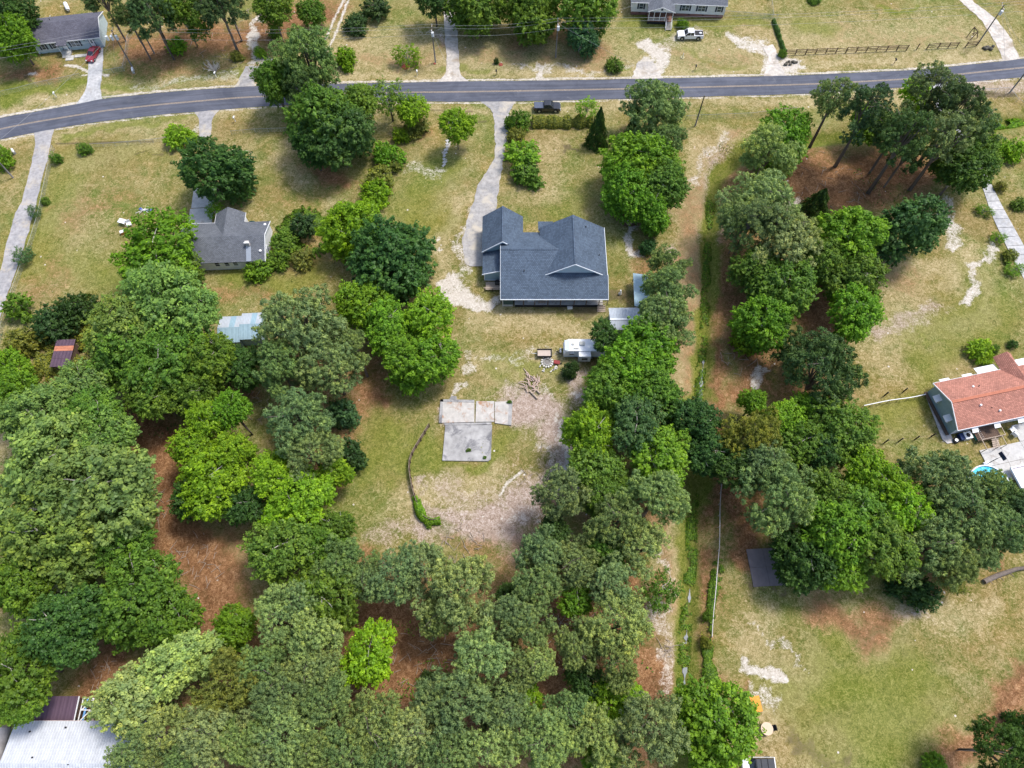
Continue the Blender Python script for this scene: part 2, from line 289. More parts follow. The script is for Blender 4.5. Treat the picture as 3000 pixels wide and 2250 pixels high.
PAINT = '''
straw 1 60 300,900 340,960 350,1050 360,1150 420,1200 480,1290 470,1400
straw 1 45 250,1400 240,1450 200,1520
straw .9 40 330,830 520,850
straw 1 90 820,1340 920,1400 900,1480 760,1520 800,1600
straw 1 160 560,1500 1350,1500
straw .9 110 1150,1300 1330,1300
straw .5 35 1000,1180 1090,1190
straw 1 75 1720,400 1850,400 1960,370
straw .8 45 1560,620 1600,700 1640,800 1600,860
straw .9 60 1760,560 1780,700
straw .9 34 1530,1000 1585,1100 1600,1230
straw .9 30 1700,960 1720,1010
straw .75 40 1790,1350 1850,1360 1900,1345
straw .6 14 1620,1500 1630,1560
lush .6 50 1680,1500 1780,1620
lush .6 60 120,420 60,560 200,580
lush .6 50 900,500 920,420
lush .5 40 1240,480 1180,460
lush .6 60 2000,720 2120,650
dark .5 14 1700,1600 1820,1640
straw .9 40 2130,1560 2212,1480
straw .9 50 2080,1630 2212,1570
straw .85 55 300,120 420,90 560,80 680,30
straw .75 35 20,170 60,150 120,150
straw .8 22 690,385 740,395
straw .8 22 765,845 800,860
straw .55 18 1500,400 1480,520 1490,640 1495,800 1480,900
straw .4 22 1440,1130 1445,1300
straw .45 20 450,640 560,640
straw .6 36 1100,100 1180,60 1290,110
straw .45 20 1550,420 1545,600 1550,760
straw .5 22 1240,760 1280,790
straw .45 28 1520,960 1530,1200
straw .6 30 1380,640 1385,560
straw .7 18 300,1110 330,1140
straw .6 12 2120,1190 2150,1230
straw .5 16 890,285 905,300
straw .35 30 240,420 300,430 280,470
straw .4 26 100,560 120,620 60,660
straw .45 26 150,480 200,460
sand 1 20 1395,95 1412,128 1405,152
sand 1 10 1380,130 1375,150
sand .9 13 1175,148 1180,175 1190,185
sand .6 8 1120,150 1260,155 1350,150
sand .6 14 1035,440 1003,520 998,590
sand 1 24 975,620 1005,640 1040,655
sand .9 8 955,545 962,535
sand .8 18 1362,505 1372,560
sand .8 17 1215,930 1200,1000 1165,1030
sand .8 12 1240,850 1255,880
sand 1 5 1128,1018 1095,1043 1080,1072
sand .5 22 1170,1090 1125,1110
sand 1 18 1605,1462 1655,1472
sand .6 9 1620,1360 1680,1400 1712,1445
sand .65 18 1645,1520 1675,1545
sand .7 15 2040,450 2055,480 2045,540
sand .8 10 2133,535 2135,580 2100,620 2062,640
sand .75 16 1690,455 1712,435
sand .8 14 1655,795 1630,830
sand 1 5 140,140 165,143 200,158 232,163
sand .8 4 176,163 205,157
sand .8 12 75,150 55,160
sand .85 12 545,148 550,110 560,60 575,0
sand 1 4 690,105 705,80 722,40 742,0
sand 1 4 706,110 722,80 735,45 752,0
sand .8 22 1668,160 1662,125 1640,98 1570,82
sand .5 24 1500,75 1420,100
sand .55 20 1430,1290 1440,1400 1432,1490
sand .6 12 1430,1180 1440,1250
sand .8 8 965,310 962,340 960,355
sand .5 18 890,370 925,380
sand .6 14 1010,760 1005,800
sand .5 8 1030,775 1230,770
sand .5 12 1150,820 1170,850
sand .9 8 1670,400 1700,370
sand .6 14 1570,290 1520,330 1495,390
sand .5 10 890,75 920,70
sand .4 16 960,90 950,70
sand .8 10 1000,835 960,870
sand .9 26 1700,132 1712,134
sand .5 8 1960,680 2010,640
sand .6 7 2140,1110 2145,1150
sand .5 20 405,300 420,290
sand .5 10 520,320 530,340
sand .5 14 300,185 500,170
sand .6 10 2150,150 2205,140
sand .7 16 420,465 430,475
pink 1 46 1120,860 1170,900 1205,960 1190,1040 1130,1090 1050,1120
pink .8 34 1050,1120 970,1140 900,1150
pink .45 22 780,1172 880,1150
tan .8 40 1040,1030 960,1060 900,1100
straw .4 30 1180,1080 1150,1130 1060,1160
pink .8 18 1110,860 1100,900
straw .4 26 740,120 900,140 950,100
straw .38 24 1020,120 1120,130 1300,140
straw .35 24 1400,100 1480,130 1600,130
straw .3 26 1800,60 1950,100 2060,80
straw .4 20 260,150 300,140 400,160 470,150
straw .35 24 640,330 700,420 620,420
pink .8 26 1240,820 1250,870
pink .5 40 960,1060 1060,1080
pink .8 14 955,880 958,910
pink .7 14 940,80 960,95
pink .6 10 900,1040 905,1080
pink .6 12 1600,1130 1600,1200
pink .6 30 1100,1180 1190,1160
pink .5 20 1900,1330 2000,1320
pink .7 20 2150,150 2110,180
pink .6 40 2110,190 2212,185
pink .5 30 700,860 730,850
pink .6 14 1440,520 1460,560
tan .6 80 700,110 950,130 1150,140 1500,130 1750,90 2100,90
tan .55 26 0,240 300,185 560,165
tan .5 16 0,310 220,285 450,250 600,240
tan .5 18 1050,235 1500,225 1950,205 2212,170
tan .7 22 1500,320 1490,420 1485,560 1490,700
tan .7 30 1040,690 1280,720
tan .6 26 1030,780 1240,790
tan .4 60 130,450 180,520 130,580
tan .6 60 1930,620 2000,700 1900,760
tan .6 40 1600,1400 1700,1480 1650,1600
tan .6 50 1800,1340 1900,1390
tan .8 30 1440,900 1500,780
tan .6 45 30,1000 10,950
tan .45 34 1180,330 1170,430
tan .5 30 850,1090 1000,1100
tan .5 20 700,470 720,440
tan .5 60 1750,1640 2000,1560
tan .6 60 420,1180 480,1250
tan .5 18 1160,620 1370,700
straw .45 20 1590,288 1525,328 1500,390 1492,560 1494,700 1492,820 1474,900
straw .55 10 1440,1130 1438,1300 1432,1480 1420,1560
tan .9 26 1445,1120 1440,1300 1432,1500 1425,1600
straw .8 17 1550,560 1545,700 1540,850 1530,1000 1528,1150 1520,1300
tan .95 26 1575,290 1525,325 1498,385 1490,560 1492,700 1488,820 1474,900
pink .5 30 1560,330 1540,400 1545,520
sand .5 2 2064,1467 2085,1487 2109,1497 2138,1499
sand .5 2 2076,1508 2098,1522 2124,1527 2155,1524 2183,1512
sand .4 2 1500,80 1550,100 1590,112
pink .8 30 1160,920 1180,1000 1120,1080 1000,1120
sand .75 10 1196,900 1215,925 1190,960 1205,1000
sand .7 9 1140,960 1165,985 1150,1010
sand .6 10 1190,1105 1160,1120
tan .7 22 985,440 960,520 955,600
tan .6 22 1050,800 1100,840 1120,870
tan .5 40 1000,1060 1080,1100
tan .6 26 640,300 600,350 640,380
tan .5 30 330,300 250,330 150,360
straw .35 24 120,450 170,440 230,460
straw .35 26 60,600 100,640
tan .7 26 1900,560 1950,600 2060,600
tan .7 22 2080,540 2140,640 2060,700
straw .45 26 1900,590 1960,610
pink .6 22 2020,650 1960,700 1900,720
tan .7 26 1950,1320 2050,1330 2150,1300
tan .6 30 1650,1330 1640,1430
tan .6 30 1750,1420 1700,1560
tan .5 26 2000,1500 2080,1560
straw .4 26 1640,1110 1660,1260
dark .6 8 1560,1290 1600,1300 1700,1290
lush 1 16 0,208 90,195 180,172
lush .8 12 230,190 400,180 520,162
lush .8 55 860,1000 820,930 800,1010
lush .6 26 2160,640 2120,720 1990,800
lush .7 40 2000,860 1900,900
lush .45 45 300,320 150,350 100,400
lush .8 10 130,300 300,265 430,250
lush .85 100 1800,1500 1950,1500 1900,1620
lush .65 45 900,430 880,480 950,360
lush .5 40 1200,470 1250,440
lush .7 36 500,605 600,610 660,590
lush .8 10 1900,15 1990,22
lush .7 18 1740,50 1780,70
lush .7 16 1350,40 1640,50
lush .6 10 1480,110 1600,150
lush .7 12 1070,770 1250,815
lush .6 20 1050,790 1120,830
lush .8 30 900,950 940,1000
lush .9 9 960,1000 1060,998
lush .5 40 850,560 950,500
lush .7 14 1380,330 1400,300
lush 1 8 2130,272 2212,262
lush .6 40 330,600 290,640
lush .9 6 1345,150 1360,148
lush .7 10 1480,60 1640,60
lush .8 8 1990,720 2020,750
lush .8 6 1955,735 1975,745
lush .6 14 940,80 960,60
lush .7 12 970,150 1030,155
lush .7 50 240,600 320,620
lush .5 30 300,1220 380,1240
lush .7 30 1100,950 1060,980
dark .8 6 55,165 65,175
dark .6 8 300,330 360,320
dark .7 5 120,310 330,305
dark .6 5 830,235 1020,240
dark .6 6 1010,265 1050,262
dark .7 12 1210,330 1240,335
dark .8 14 2110,210 2190,205
dark .5 6 1830,215 1950,200
dark .6 16 1300,650 1340,640
dark .5 12 1370,470 1330,440
dark .6 12 1060,660 1300,668
'''
for ln in PAINT.strip().splitlines():
    a = ln.split(); paint(a[0], [tuple(map(float, p.split(','))) for p in a[3:]], float(a[2]), float(a[1]), .9, float(a[2]) > 7)  # green strokes below the round cottage tree paint its shade into the lawn colour
oe = lambda L: [(x / K, y / K) for x, y in L]
paint('sand', oe([(x, y - 4) for x, y in ROAD_T]), 4.5, .95, .8, False); paint('sand', oe([(x, y + 3) for x, y in ROAD_B]), 3.5, .9, .8, False)
paint('tan', oe([(x, y - 18) for x, y in ROAD_T]), 11, .8); paint('tan', oe([(x, y + 18) for x, y in ROAD_B]), 11, .7)
paint('lush_shade', oe(DITCH), 16, 1, .6); paint('straw', [(x + 34, y) for x, y in oe(DITCH[8:])], 18, .5)
DW = [g(*p) for p in DITCH]; D = polydist(X, Y, DW)
fd = np.exp(-(polydist(WX * .25 + X * .75, WY * .25 + Y * .75, DW) / 1.6) ** 4)
for k_ in ('straw', 'tan', 'sand', 'pink'): CH[k_] *= 1 - fd   # the ditch bed stays mossy
CH['lush_shade'] = np.maximum(CH['lush_shade'], fd); CH['dark'] = np.maximum(CH['dark'], .42 * np.exp(-(polydist(WX * .3 + X * .7, WY * .3 + Y * .7, DW) / .9) ** 2))
Z = -1.25 * np.exp(-(D / 1.7) ** 2)
for line, dep in (([(x, y - 24) for x, y in ROAD_T], .28), ([(x, y + 28) for x, y in ROAD_B], .28)):
    Z -= dep * np.exp(-(polydist(X, Y, [g(*p) for p in line]) / 1.0) ** 2)
flat = np.clip(polydist(X, Y, [g(*p) for p in ROAD_C]) / 6 - .7, 0, 1)
Z = Z * flat - .10 * (fbm(X / 3, Y / 3) ) * flat - .02

# ------------------------------------------------------------------ trees: overview x, y, radius px | height m | kind | tint | label
TINT = dict(mid=(.125, .23, .028), yel=(.20, .36, .018), bri=(.15, .30, .02), drk=(.065, .14, .028), pal=(.19, .30, .07), oli=(.19, .215, .038),
            pin=(.19, .275, .092), ppl=(.27, .36, .125), pdk=(.095, .16, .054), ced=(.055, .11, .03), wht=(.33, .44, .13), blu=(.078, .17, .058))
TREES = open_trees = '''
leafy 32 84 44 11 bri|green tree overhanging the left end of the pale blue mobile home
leafy 8 30 50 13 drk|darker tree in the top left corner behind the mobile home
pine 272 30 26 14 pdk|dark pine right behind the back corner of the mobile home
pine 322 22 46 17 pdk|dark tall pine right of the mobile home at the top edge
leafy 385 12 48 15 mid|mid green tree at the top edge above the leaning grey trunk
pine 215 -12 34 15 pdk|dark pine behind the mobile home roof near the white tank
pine 470 5 42 17 pdk|pine at the top edge left of the sandy track
leafy 585 8 36 13 mid|green tree over the far end of the sandy track
bush 382 100 23 3.5 bri|bright green bush at the foot of a leaning trunk
bush 511 121 12 2 oli|small dark olive bush beside the white dead bush
bush 593 68 15 3 mid|round shrub between the two dirt tracks
bush 560 112 12 2.5 bri|small bright shrub next to the sandy track apron
leafy 672 24 26 7 mid|small lopsided tree between the two dirt tracks at the top
bush 768 50 30 4 ced|dark dense shrub at the lower end of the paired evergreen clump
bush 812 18 32 4.5 ced|dark dense shrub at the upper end of the paired evergreen clump
pine 660 115 66 19 pin|tall grey green pine rising over the road left of centre
leafy 590 170 44 13 mid|leafy branchy tree leaning over the road left of the tall pine
pine 665 190 52 15 pdk|dark pine below the road behind the big dark dome tree
bush 745 125 24 4.5 yel|yellow green shrub on the north verge right of the tall pine
open 878 116 26 5 yel|thin sparse multi stemmed tree in the dry lawn north of the road
oak 700 262 74 16 mid|big dark green dome tree south of the road, crown centre
oak 735 300 72 14 drk|lower right half of the big dark dome tree cluster
oak 672 305 44 12 drk|shaded lower left tree of the big dome cluster
oak 775 225 40 13 mid|upper right tree of the dome cluster touching the road
open 838 205 46 11 mid|feathery light tree reaching over the road right of the dome cluster
leafy 892 240 30 8 yel|yellow green tree below the feathery tree by the road
bush 898 272 24 3.5 oli|olive bush at the foot of the yellow green roadside tree
bush 836 333 31 5 bri|bright shrub in the column of bushes below the feathery tree
bush 865 291 17 3.5 yel|small yellow bush in the column of bushes
bush 848 355 20 3 oli|olive bush at the right side of the bush column
bush 815 383 32 4.5 oli|dull olive shrub under the bush column
bush 812 416 30 4.5 yel|yellow green shrub just above the yellow broad tree
leafy 985 267 32 10 yel|lone light green tree on the lawn left of the main driveway
bush 1120 262 24 5 mid|tall dense shrub at the right edge of the driveway mouth
bush 1117 292 20 3.5 oli|olive bush between the two shrubs right of the driveway
bush 1128 335 42 5 bri|large glossy round shrub right of the driveway
bush 1138 375 30 4 mid|lower part shrub of the glossy clump right of the driveway
open 1268 228 22 6 yel|thin light sapling behind the clipped hedge row
pine 1415 232 64 15 pin|broad pine on the south side of the road right of the hedge
pine 1445 298 36 12 pin|small open pine below the broad roadside pine
leafy 1372 345 74 13 bri|large bright green tree behind the blue roofed house
leafy 1352 410 52 11 bri|bright green tree near the back corner of the blue roofed house
leafy 1440 395 44 11 mid|darker green tree joined to the right of the large bright one
leafy 1405 452 40 9 bri|green tree over the tiny red roofed hut
bush 1410 492 18 3.5 mid|shrub on the fence line right of the tiny red hut
bush 1400 532 18 3.5 blu|grey green shrub on the fence line above the blue lean-to
pine 1446 568 38 12 pin|upper pine of the row beside the blue metal lean-to
pine 1440 615 50 14 pin|middle pine leaning over the blue metal lean-to
pine 1436 682 56 14 pin|lower pine beside the rusty silver shed
leafy 1306 726 30 8 drk|dark small tree over the back of the camper
leafy 1396 748 66 12 bri|bright tree right behind the camper
leafy 1365 800 68 13 bri|bright green tree below the camper
leafy 1318 845 56 12 mid|green tree above the long crown wall right of the concrete slabs
leafy 1415 850 58 13 mid|mid green tree on the left bank of the ditch opposite the puddle
leafy 1275 938 58 13 yel|light green tree bulging toward the bare ground right of the slabs
leafy 1372 918 56 14 blu|blue green tree in the middle of the tree wall
leafy 1425 985 56 13 bri|green tree beside the ditch at the narrow crossing
leafy 1285 1005 50 12 mid|green tree above the first grey pines of the tree wall
bush 1450 930 26 5 mid|undergrowth bush between the tree wall and the ditch
pine 1212 1064 54 15 pin|grey green pine bordering the bare ground, lower left of the tree wall
pine 1421 1064 58 17 ppl|pale tufted pine closest to the ditch
leafy 1300 1070 42 11 mid|dark leafy tree between two grey pines
pine 1333 1131 68 16 pin|broad pine in the middle of the right pine stand
pine 1385 1180 54 15 ppl|pale pine right of the broad middle pine
leafy 1196 1148 38 9 drk|dark leafy tree under the left pines of the stand
pine 1172 1200 46 15 pin|pine at the left flank of the right stand
pine 1242 1218 46 14 pin|pine just left of the bright gap tree
open 1428 1275 44 8 mid|sparse light shrubby tree by the pale sandy strip
leafy 1305 1190 40 11 mid|green leafy tree under the pale pine
pine 1159 1262 50 15 pin|pine below the left flank pine
pine 1327 1258 48 15 ppl|pale pine over the green gap tree
leafy 1245 1295 38 10 bri|bright leafy tree enclosed by pines
pine 1335 1350 62 16 ppl|large pale pine left of the sandy strip
pine 1330 1425 52 15 pin|pine with ring shaped tufts below the large pale pine
pine 1138 1350 44 14 pin|narrow pine left of the dark straw gap
pine 1165 1432 38 14 ppl|small pale pine beside the dark gap
leafy 1135 1518 38 9 yel|yellow green tree low in the pine stand
leafy 1325 1508 46 10 yel|yellow green tree right of centre in the lower stand
leafy 1268 1482 40 9 drk|dark leafy tree beside the yellow green one
pine 1407 1575 78 18 pin|big pine at the bottom next to the ditch
pine 1287 1595 52 15 ppl|pine at the bottom left of the big ditch side pine
pine 1181 1600 56 16 ppl|pale pine at the bottom edge centre right
leafy 1300 1655 38 9 bri|bright leafy tree cut by the bottom edge
pine 593 1340 54 15 ppl|upper left pine of the central bottom stand
pine 676 1378 62 16 ppl|broad pine left of the bright yellow tree
pine 672 1440 52 15 pin|pine directly below the broad left pine
pine 606 1500 58 16 pin|pine in the left column of the central stand
pine 700 1512 52 15 pin|pine below and left of the bright yellow tree
leafy 705 1282 70 13 mid|wide leafy green tree above the central bottom pines
leafy 801 1415 60 12 yel|bright yellow green tree standing in red pine straw
pine 854 1245 56 15 pin|first pine of the row under the bare pink ground
pine 905 1225 48 14 pin|second pine of the row under the bare ground
pine 993 1270 68 17 ppl|large pale pine at the right end of the row under the bare ground
pine 945 1335 42 13 pin|low pine hanging over the red straw clearing
pine 1038 1415 56 16 ppl|pale pine right of the red straw clearing
pine 1000 1525 76 17 pin|large pine below the red straw clearing
pine 935 1515 46 14 pin|pine at the lower edge of the red straw clearing
pine 1046 1612 62 16 ppl|pale yellowish pine at the bottom edge
pine 966 1632 54 15 pin|pine at the bottom edge left of the yellowish one
pine 806 1563 66 16 pin|pine directly below the bright yellow green tree
pine 748 1622 58 15 pin|pine at the bottom edge under the dark gap
pine 838 1632 44 14 pin|slim pine at the bottom edge, centre
pine 615 1580 62 16 ppl|pale pine at the lower left of the central stand
pine 575 1640 54 15 pin|pine at the bottom edge, lower left stand
pine 672 1622 54 15 pin|olive pine at the bottom edge between two greyer ones
pine 1100 1535 40 14 pin|slender pine left of the yellow green understory tree
pine 1113 1330 46 15 pin|pine at the upper right rim of the red straw clearing
leafy 1098 1285 28 8 drk|dark small tree between pale pines
bush 926 1465 20 3 ced|dark shrub in the middle of the red straw clearing
leafy 307 1280 88 15 mid|wide green tree in the lower left, left of the tan clearing
leafy 360 1335 60 12 mid|green tree at the lower right flank of the wide green tree
leafy 55 1262 74 14 mid|dark green tree at the left edge below the giant crowns
leafy 138 1352 76 16 drk|large dark green tree above the brown metal roof
leafy 48 1440 72 14 mid|green tree at the left edge above the white barn
leafy 42 1520 44 12 mid|green branches over the corner of the white barn
leafy 370 1435 66 14 wht|tree with pale silvery leaf tips, upper one
leafy 285 1510 68 14 wht|tree with pale silvery leaf tips, next to the white barn
leafy 507 1355 42 9 bri|dense bright green round tree by the tan clearing
pine 495 1475 72 16 oli|olive brown pine in the lower left stand
pine 560 1440 50 15 pin|pine between the olive pine and the central stand
pine 340 1590 56 15 ppl|pale pine overhanging the white barn roof
pine 285 1625 52 15 pin|pine at the right edge of the white barn
pine 452 1585 62 16 ppl|pale pine at the bottom left of the stand
pine 395 1640 44 14 pin|small pine at the bottom edge right of the barn
pine 528 1600 54 15 pin|grey pine at the bottom edge, left stand
leafy 110 1010 104 19 pal|giant pale green tree at the left edge, left crown
leafy 225 1060 98 19 pal|giant pale green tree, right crown beside the red path
leafy 120 1150 96 18 pal|giant pale green tree, lower crown
leafy 232 955 66 16 pal|pale tree above the giant crowns
leafy 262 1165 50 13 mid|green tree below the giant right crown
leafy 195 905 62 15 mid|mid green tree north of the giant crowns
leafy 82 890 62 15 pal|silvery green tree at the left, above the giant crowns
leafy 22 845 50 12 bri|bright green tree at the left edge under the brown shed
leafy 448 905 46 13 yel|upper left lobe tree of the yellow green group
leafy 500 888 42 13 bri|upper right tree of the yellow green group
leafy 418 962 40 12 yel|left middle tree of the yellow green group
leafy 505 972 42 12 yel|right middle tree of the yellow green group
leafy 455 1038 62 13 yel|largest yellow green tree beside the red path
oak 418 1075 50 9 drk|dark green round tree under the largest yellow green one
leafy 528 1092 42 9 drk|dark leafy tree right of the yellow green group
pine 645 910 74 17 pin|large pine left of the green lawn
pine 668 975 52 15 pin|lower pine left of the green lawn
bush 734 892 36 7 blu|blue green dense tree at the lawn edge
bush 756 982 32 6 ced|dark round cedar at the lawn edge
leafy 722 1018 34 9 yel|yellow tree tip at the lawn edge under the cedar
leafy 585 1035 50 12 yel|yellow green tree below the large pine
leafy 655 1075 56 12 yel|bright yellow tree in the middle left group
leafy 600 1125 38 10 yel|yellow tree low in the middle left group
leafy 720 1140 40 9 mid|dark green tree at the lower left corner of the lawn
leafy 610 1190 70 13 mid|wide green tree below the yellow trees
leafy 690 1180 44 11 mid|green tree between the wide one and the pines
pine 738 1222 52 14 pin|pine at the left end of the row under the bare ground
pine 790 1250 40 13 pin|small pine left of the first pine of the row
leafy 350 655 78 17 pal|tall pale tree behind the white cottage, upper crown
leafy 265 705 62 16 pal|pale tree crown left of the tall pale tree
leafy 425 680 52 14 pal|pale tree crown just left of the light blue shed
leafy 285 765 74 15 mid|green crown under the pale crowns
leafy 370 785 80 15 mid|broad green crown in the middle of the left thicket
leafy 455 780 58 13 mid|green crown with bare twigs below the light blue shed
leafy 182 835 54 13 pal|silvery crown right of the brown shed
leafy 520 790 40 10 drk|dark crown between the thicket and the big pine
leafy 330 850 56 13 mid|lower crown of the left thicket
leafy 420 850 46 11 mid|lower right crown of the left thicket by the red path
leafy 350 545 84 12 bri|round green tree covering the left end of the white cottage
leafy 375 600 48 9 mid|lower green part tree in front of the cottage
bush 160 668 40 6 ced|dark shrub at the lower end of the left field
bush 108 700 40 6 ced|dark shrub left in the thicket below the field
bush 40 662 32 5 mid|bush at the end of the long left driveway
bush 55 738 32 5 oli|tangled olive bush above the brown shed
leafy 18 800 42 9 bri|bright green tree at the left edge by the brown shed
bush 215 738 26 5 mid|bush right of the brown shed
oak 455 372 74 13 drk|dark round tree alone in the left yard
bush 384 292 30 3.5 yel|low light green bush left of the cottage path
bush 181 320 14 2.5 mid|small dark shrub on the front fence of the left field
bush 120 342 14 2.5 mid|shrub at the gate corner of the left field
open 70 455 16 3 blu|vine clump on the driveway fence, upper one
open 45 550 26 3.5 blu|vine clump on the driveway fence, lower one
bush 96 433 9 1.6 mid|tiny bush on the driveway fence
bush 3 340 24 4 bri|bush cut by the left edge near the driveway
open 466 455 26 3.5 bri|bright bush at the cottage porch corner
bush 555 578 30 3.5 bri|bright bush at the right corner of the cottage front
bush 598 560 26 3.5 mid|vine bush right of the cottage gable
bush 655 490 36 5 ced|dark spiky bush in the side yard of the cottage
bush 618 520 30 4.5 mid|green bush between the cottage and the dark spiky bush
bush 652 560 24 3 oli|olive bush behind the dark spiky bush
leafy 764 495 68 11 yel|yellow green broad tree left of the dark oak
oak 841 562 92 15 drk|large dark green oak left of the blue roofed house
leafy 780 655 54 12 bri|light green tree under the dark oak, left one
leafy 836 700 50 12 bri|light green tree under the dark oak, middle one
leafy 928 686 56 12 yel|bright yellow green tree left behind the blue roofed house
leafy 925 778 62 11 bri|saturated green tree above the lawn
leafy 862 770 44 11 bri|green tree left of the saturated one
pine 645 705 98 19 pin|huge grey green pine between the cottage and the lawn
pine 600 785 56 16 pin|lower left part pine below the huge one
pine 712 788 60 16 pin|pine right below the huge one
pine 765 745 42 15 pin|pine between the huge pine and the light green trees
leafy 1028 -2 56 13 mid|dark green tree over the gravel drive at the top edge
leafy 936 -12 40 12 drk|tree left of the gravel drive at the top edge
leafy 1146 14 56 13 mid|green tree at the top edge right of the gravel drive
leafy 1258 18 58 13 mid|green tree at the top edge by the transformer pole
leafy 1256 78 38 8 blu|blue green tree hanging below the top edge group
bush 1474 50 12 2.4 bri|round bush before the porch steps
bush 1327 139 17 3 mid|lone bush on the verge left of the white sand entrance
leafy 1702 292 54 12 bri|bright tree at the left of the roadside pine grove
pine 1662 322 60 16 ppl|pale pine at the head of the ditch
pine 1648 425 62 17 ppl|pale pine on the right ditch bank below the first
pine 1610 470 50 15 pin|pine leaning over the ditch
pine 1705 520 60 16 ppl|light pine above the leafy crowns
leafy 1842 508 60 14 bri|green leafy tree left of the dark cedar dome
leafy 1775 560 46 12 mid|green leafy tree between light pine and leafy crowns
leafy 1850 600 52 12 mid|green leafy tree below the dark cedar dome
leafy 1845 680 58 12 bri|green leafy tree at the edge of the right lawn
leafy 1690 630 66 13 mid|leafy tree with pale twigs right of the ditch
leafy 1642 575 40 11 mid|small leafy tree on the right ditch bank
leafy 1650 690 56 12 bri|leafy tree above the bare slope by the ditch
bush 1610 740 34 6 bri|bright bush on the right ditch bank
oak 1968 498 78 13 blu|dark blue green dome tree on the right lawn
cone 1772 430 34 9 ced|dark pointed cedar in the red straw grove
pine 1778 800 84 15 pdk|large dark pine left of the red roofed house
leafy 2080 360 56 13 drk|dark leafy tree over the white driveway
leafy 2110 330 44 12 mid|leafy tree at the right end of the pine grove
leafy 1978 205 32 10 yel|light yellow green tree behind the grove at the road
leafy 1880 265 36 9 bri|green tree behind the first grove pine
leafy 1695 915 46 11 bri|bright leafy tree above the pines right of the ditch
leafy 1628 868 28 8 bri|small bright tree near the ditch crossing
leafy 1495 905 54 12 drk|dark tree spanning the ditch
leafy 1530 975 44 11 drk|darkest tree over the ditch crossing
pine 1632 945 64 15 oli|olive pine right of the ditch crossing
pine 1685 1075 78 17 pin|large grey pine right of the lower ditch
pine 1660 1000 50 15 pin|pine between the olive pine and the large grey one
leafy 1722 962 50 11 mid|green tree filling the gap between the olive pine and the red soil gap
leafy 1850 1108 58 13 mid|green tree between the two yellow tipped trees
leafy 1590 1010 46 12 drk|dark tree right of the ditch crossing shadow
pine 2065 1215 50 14 pin|pine in the middle of the lower edge of the right wood
pine 2172 1085 44 13 pdk|dark pine over the lower side of the pool
pine 885 1580 56 15 ppl|pale pine right of the pine below the bright yellow tree
pine 1120 1440 40 14 pin|narrow pine left of the small pale pine
pine 1240 1395 44 14 pin|pine between the slender understory and the ring tufted pine
pine 1230 1540 44 14 pin|pine between the two yellow green understory trees
pine 650 1300 44 14 pin|pine behind the wide leafy green tree
leafy 1825 935 58 12 mid|green tree left of the lower yard of the red roofed house
leafy 1770 975 46 11 drk|dark green tree right of the red soil gap
leafy 1750 880 38 9 bri|bright undergrowth tree below the large dark pine
leafy 1885 1035 58 13 yel|yellow tipped tree in the right wood
leafy 1945 1100 56 13 yel|second yellow tipped tree in the right wood
leafy 1795 1080 50 12 mid|leafy tree right of the large grey pine
leafy 1805 1150 72 14 bri|broad bright tree in the lower right wood
leafy 1895 1180 70 14 mid|green tree at the edge of the lower right field
leafy 1745 1210 60 11 drk|dark tree over the purple patio slab
leafy 1810 1235 44 10 bri|low branch tree over the field edge
pine 2030 1030 72 15 pin|dark pine left of the pool
pine 2085 1115 74 16 pin|pine below the pool
pine 2124 1052 56 14 pin|small pine touching the pool
pine 2160 1140 62 15 pin|pine right below the pool at the right edge
pine 2020 1175 66 15 pin|dark pine above the leaning dark shrub
pine 2110 1195 46 13 pin|pine at the end of the lower right wood
pine 2205 1110 40 14 pdk|pine cut by the right edge below the pool
bush 1978 1275 40 6 ced|dark leaning evergreen shrub at the field edge
open 2062 1255 30 6 oli|sparse yellowish tree at the field edge
leafy 1552 1566 76 13 bri|large bright green tree beside the ditch at the bottom
pine 2172 1625 54 14 drk|dark tree in the bottom right corner
bush 2020 1650 22 3 bri|bright bush at the bottom edge of the right field
bush 2208 1570 26 5 drk|dark bush at the right edge above the corner tree
bush 2188 323 27 4 yel|round yellow green bush at the right edge
bush 2163 403 13 2 oli|small brown green bush by the white driveway, upper
open 2129 453 17 2 bri|young pine seedling left of the white driveway, first
open 2158 512 16 2 bri|young pine seedling left of the white driveway, second
bush 2182 552 15 2 oli|brownish bush left of the white driveway
open 2195 580 18 2 bri|young pine seedling at the lower right drive edge
bush 2203 440 16 2.2 mid|bush right of the white driveway at the edge
bush 2121 756 26 3 yel|yellow rounded bush above the red roofed house
bush 2150 752 11 1.6 mid|small bush next to the yellow rounded bush
bush 2189 744 12 1.6 drk|small dark bush at the red roofed house
bush 1235 797 18 4 ced|small dark evergreen below the camper
bush 1072 131 5 1.6 ced|tiny potted evergreen with red mulch north of the road
bush 1690 115 9 2 mid|vine clump on the fence corner by the gravel curve
bush 1760 0 12 1.5 mid|low weeds at the top edge in the right field
bush 1105 263 12 3 blu|blue green bush at the driveway edge
bush 925 1128 11 1.5 bri|vine mass at the end of the curved fence
bush 903 1085 7 1.3 bri|vine on the curved fence, upper one
bush 910 1108 8 1.3 bri|vine on the curved fence, lower one
bush 1012 972 5 .9 mid|weed growing through the lower slab
bush 1047 988 5 .8 mid|weed at the lower right slab corner
bush 1100 868 5 .9 mid|weed at the edge of the upper slab
bush 1530 1330 12 2 mid|bush on the right bank by the white rail, upper
bush 1525 1390 12 2 oli|bush on the right bank by the white rail, lower
cone 1288 300 0 10 ced|tall pointed dark cedar right of the hedge@1746,423,31
cone 1360 0 0 7.5 ced|smaller pointed cedar in front of the broad roadside pine@1850,402,26
grove 0 0 0 20 pdk|left tall pine of the grove with a dark leaning trunk@2446,488,60
grove 0 0 0 21 pdk|tall pine with the longest bare trunk in the red straw@2542,568,62
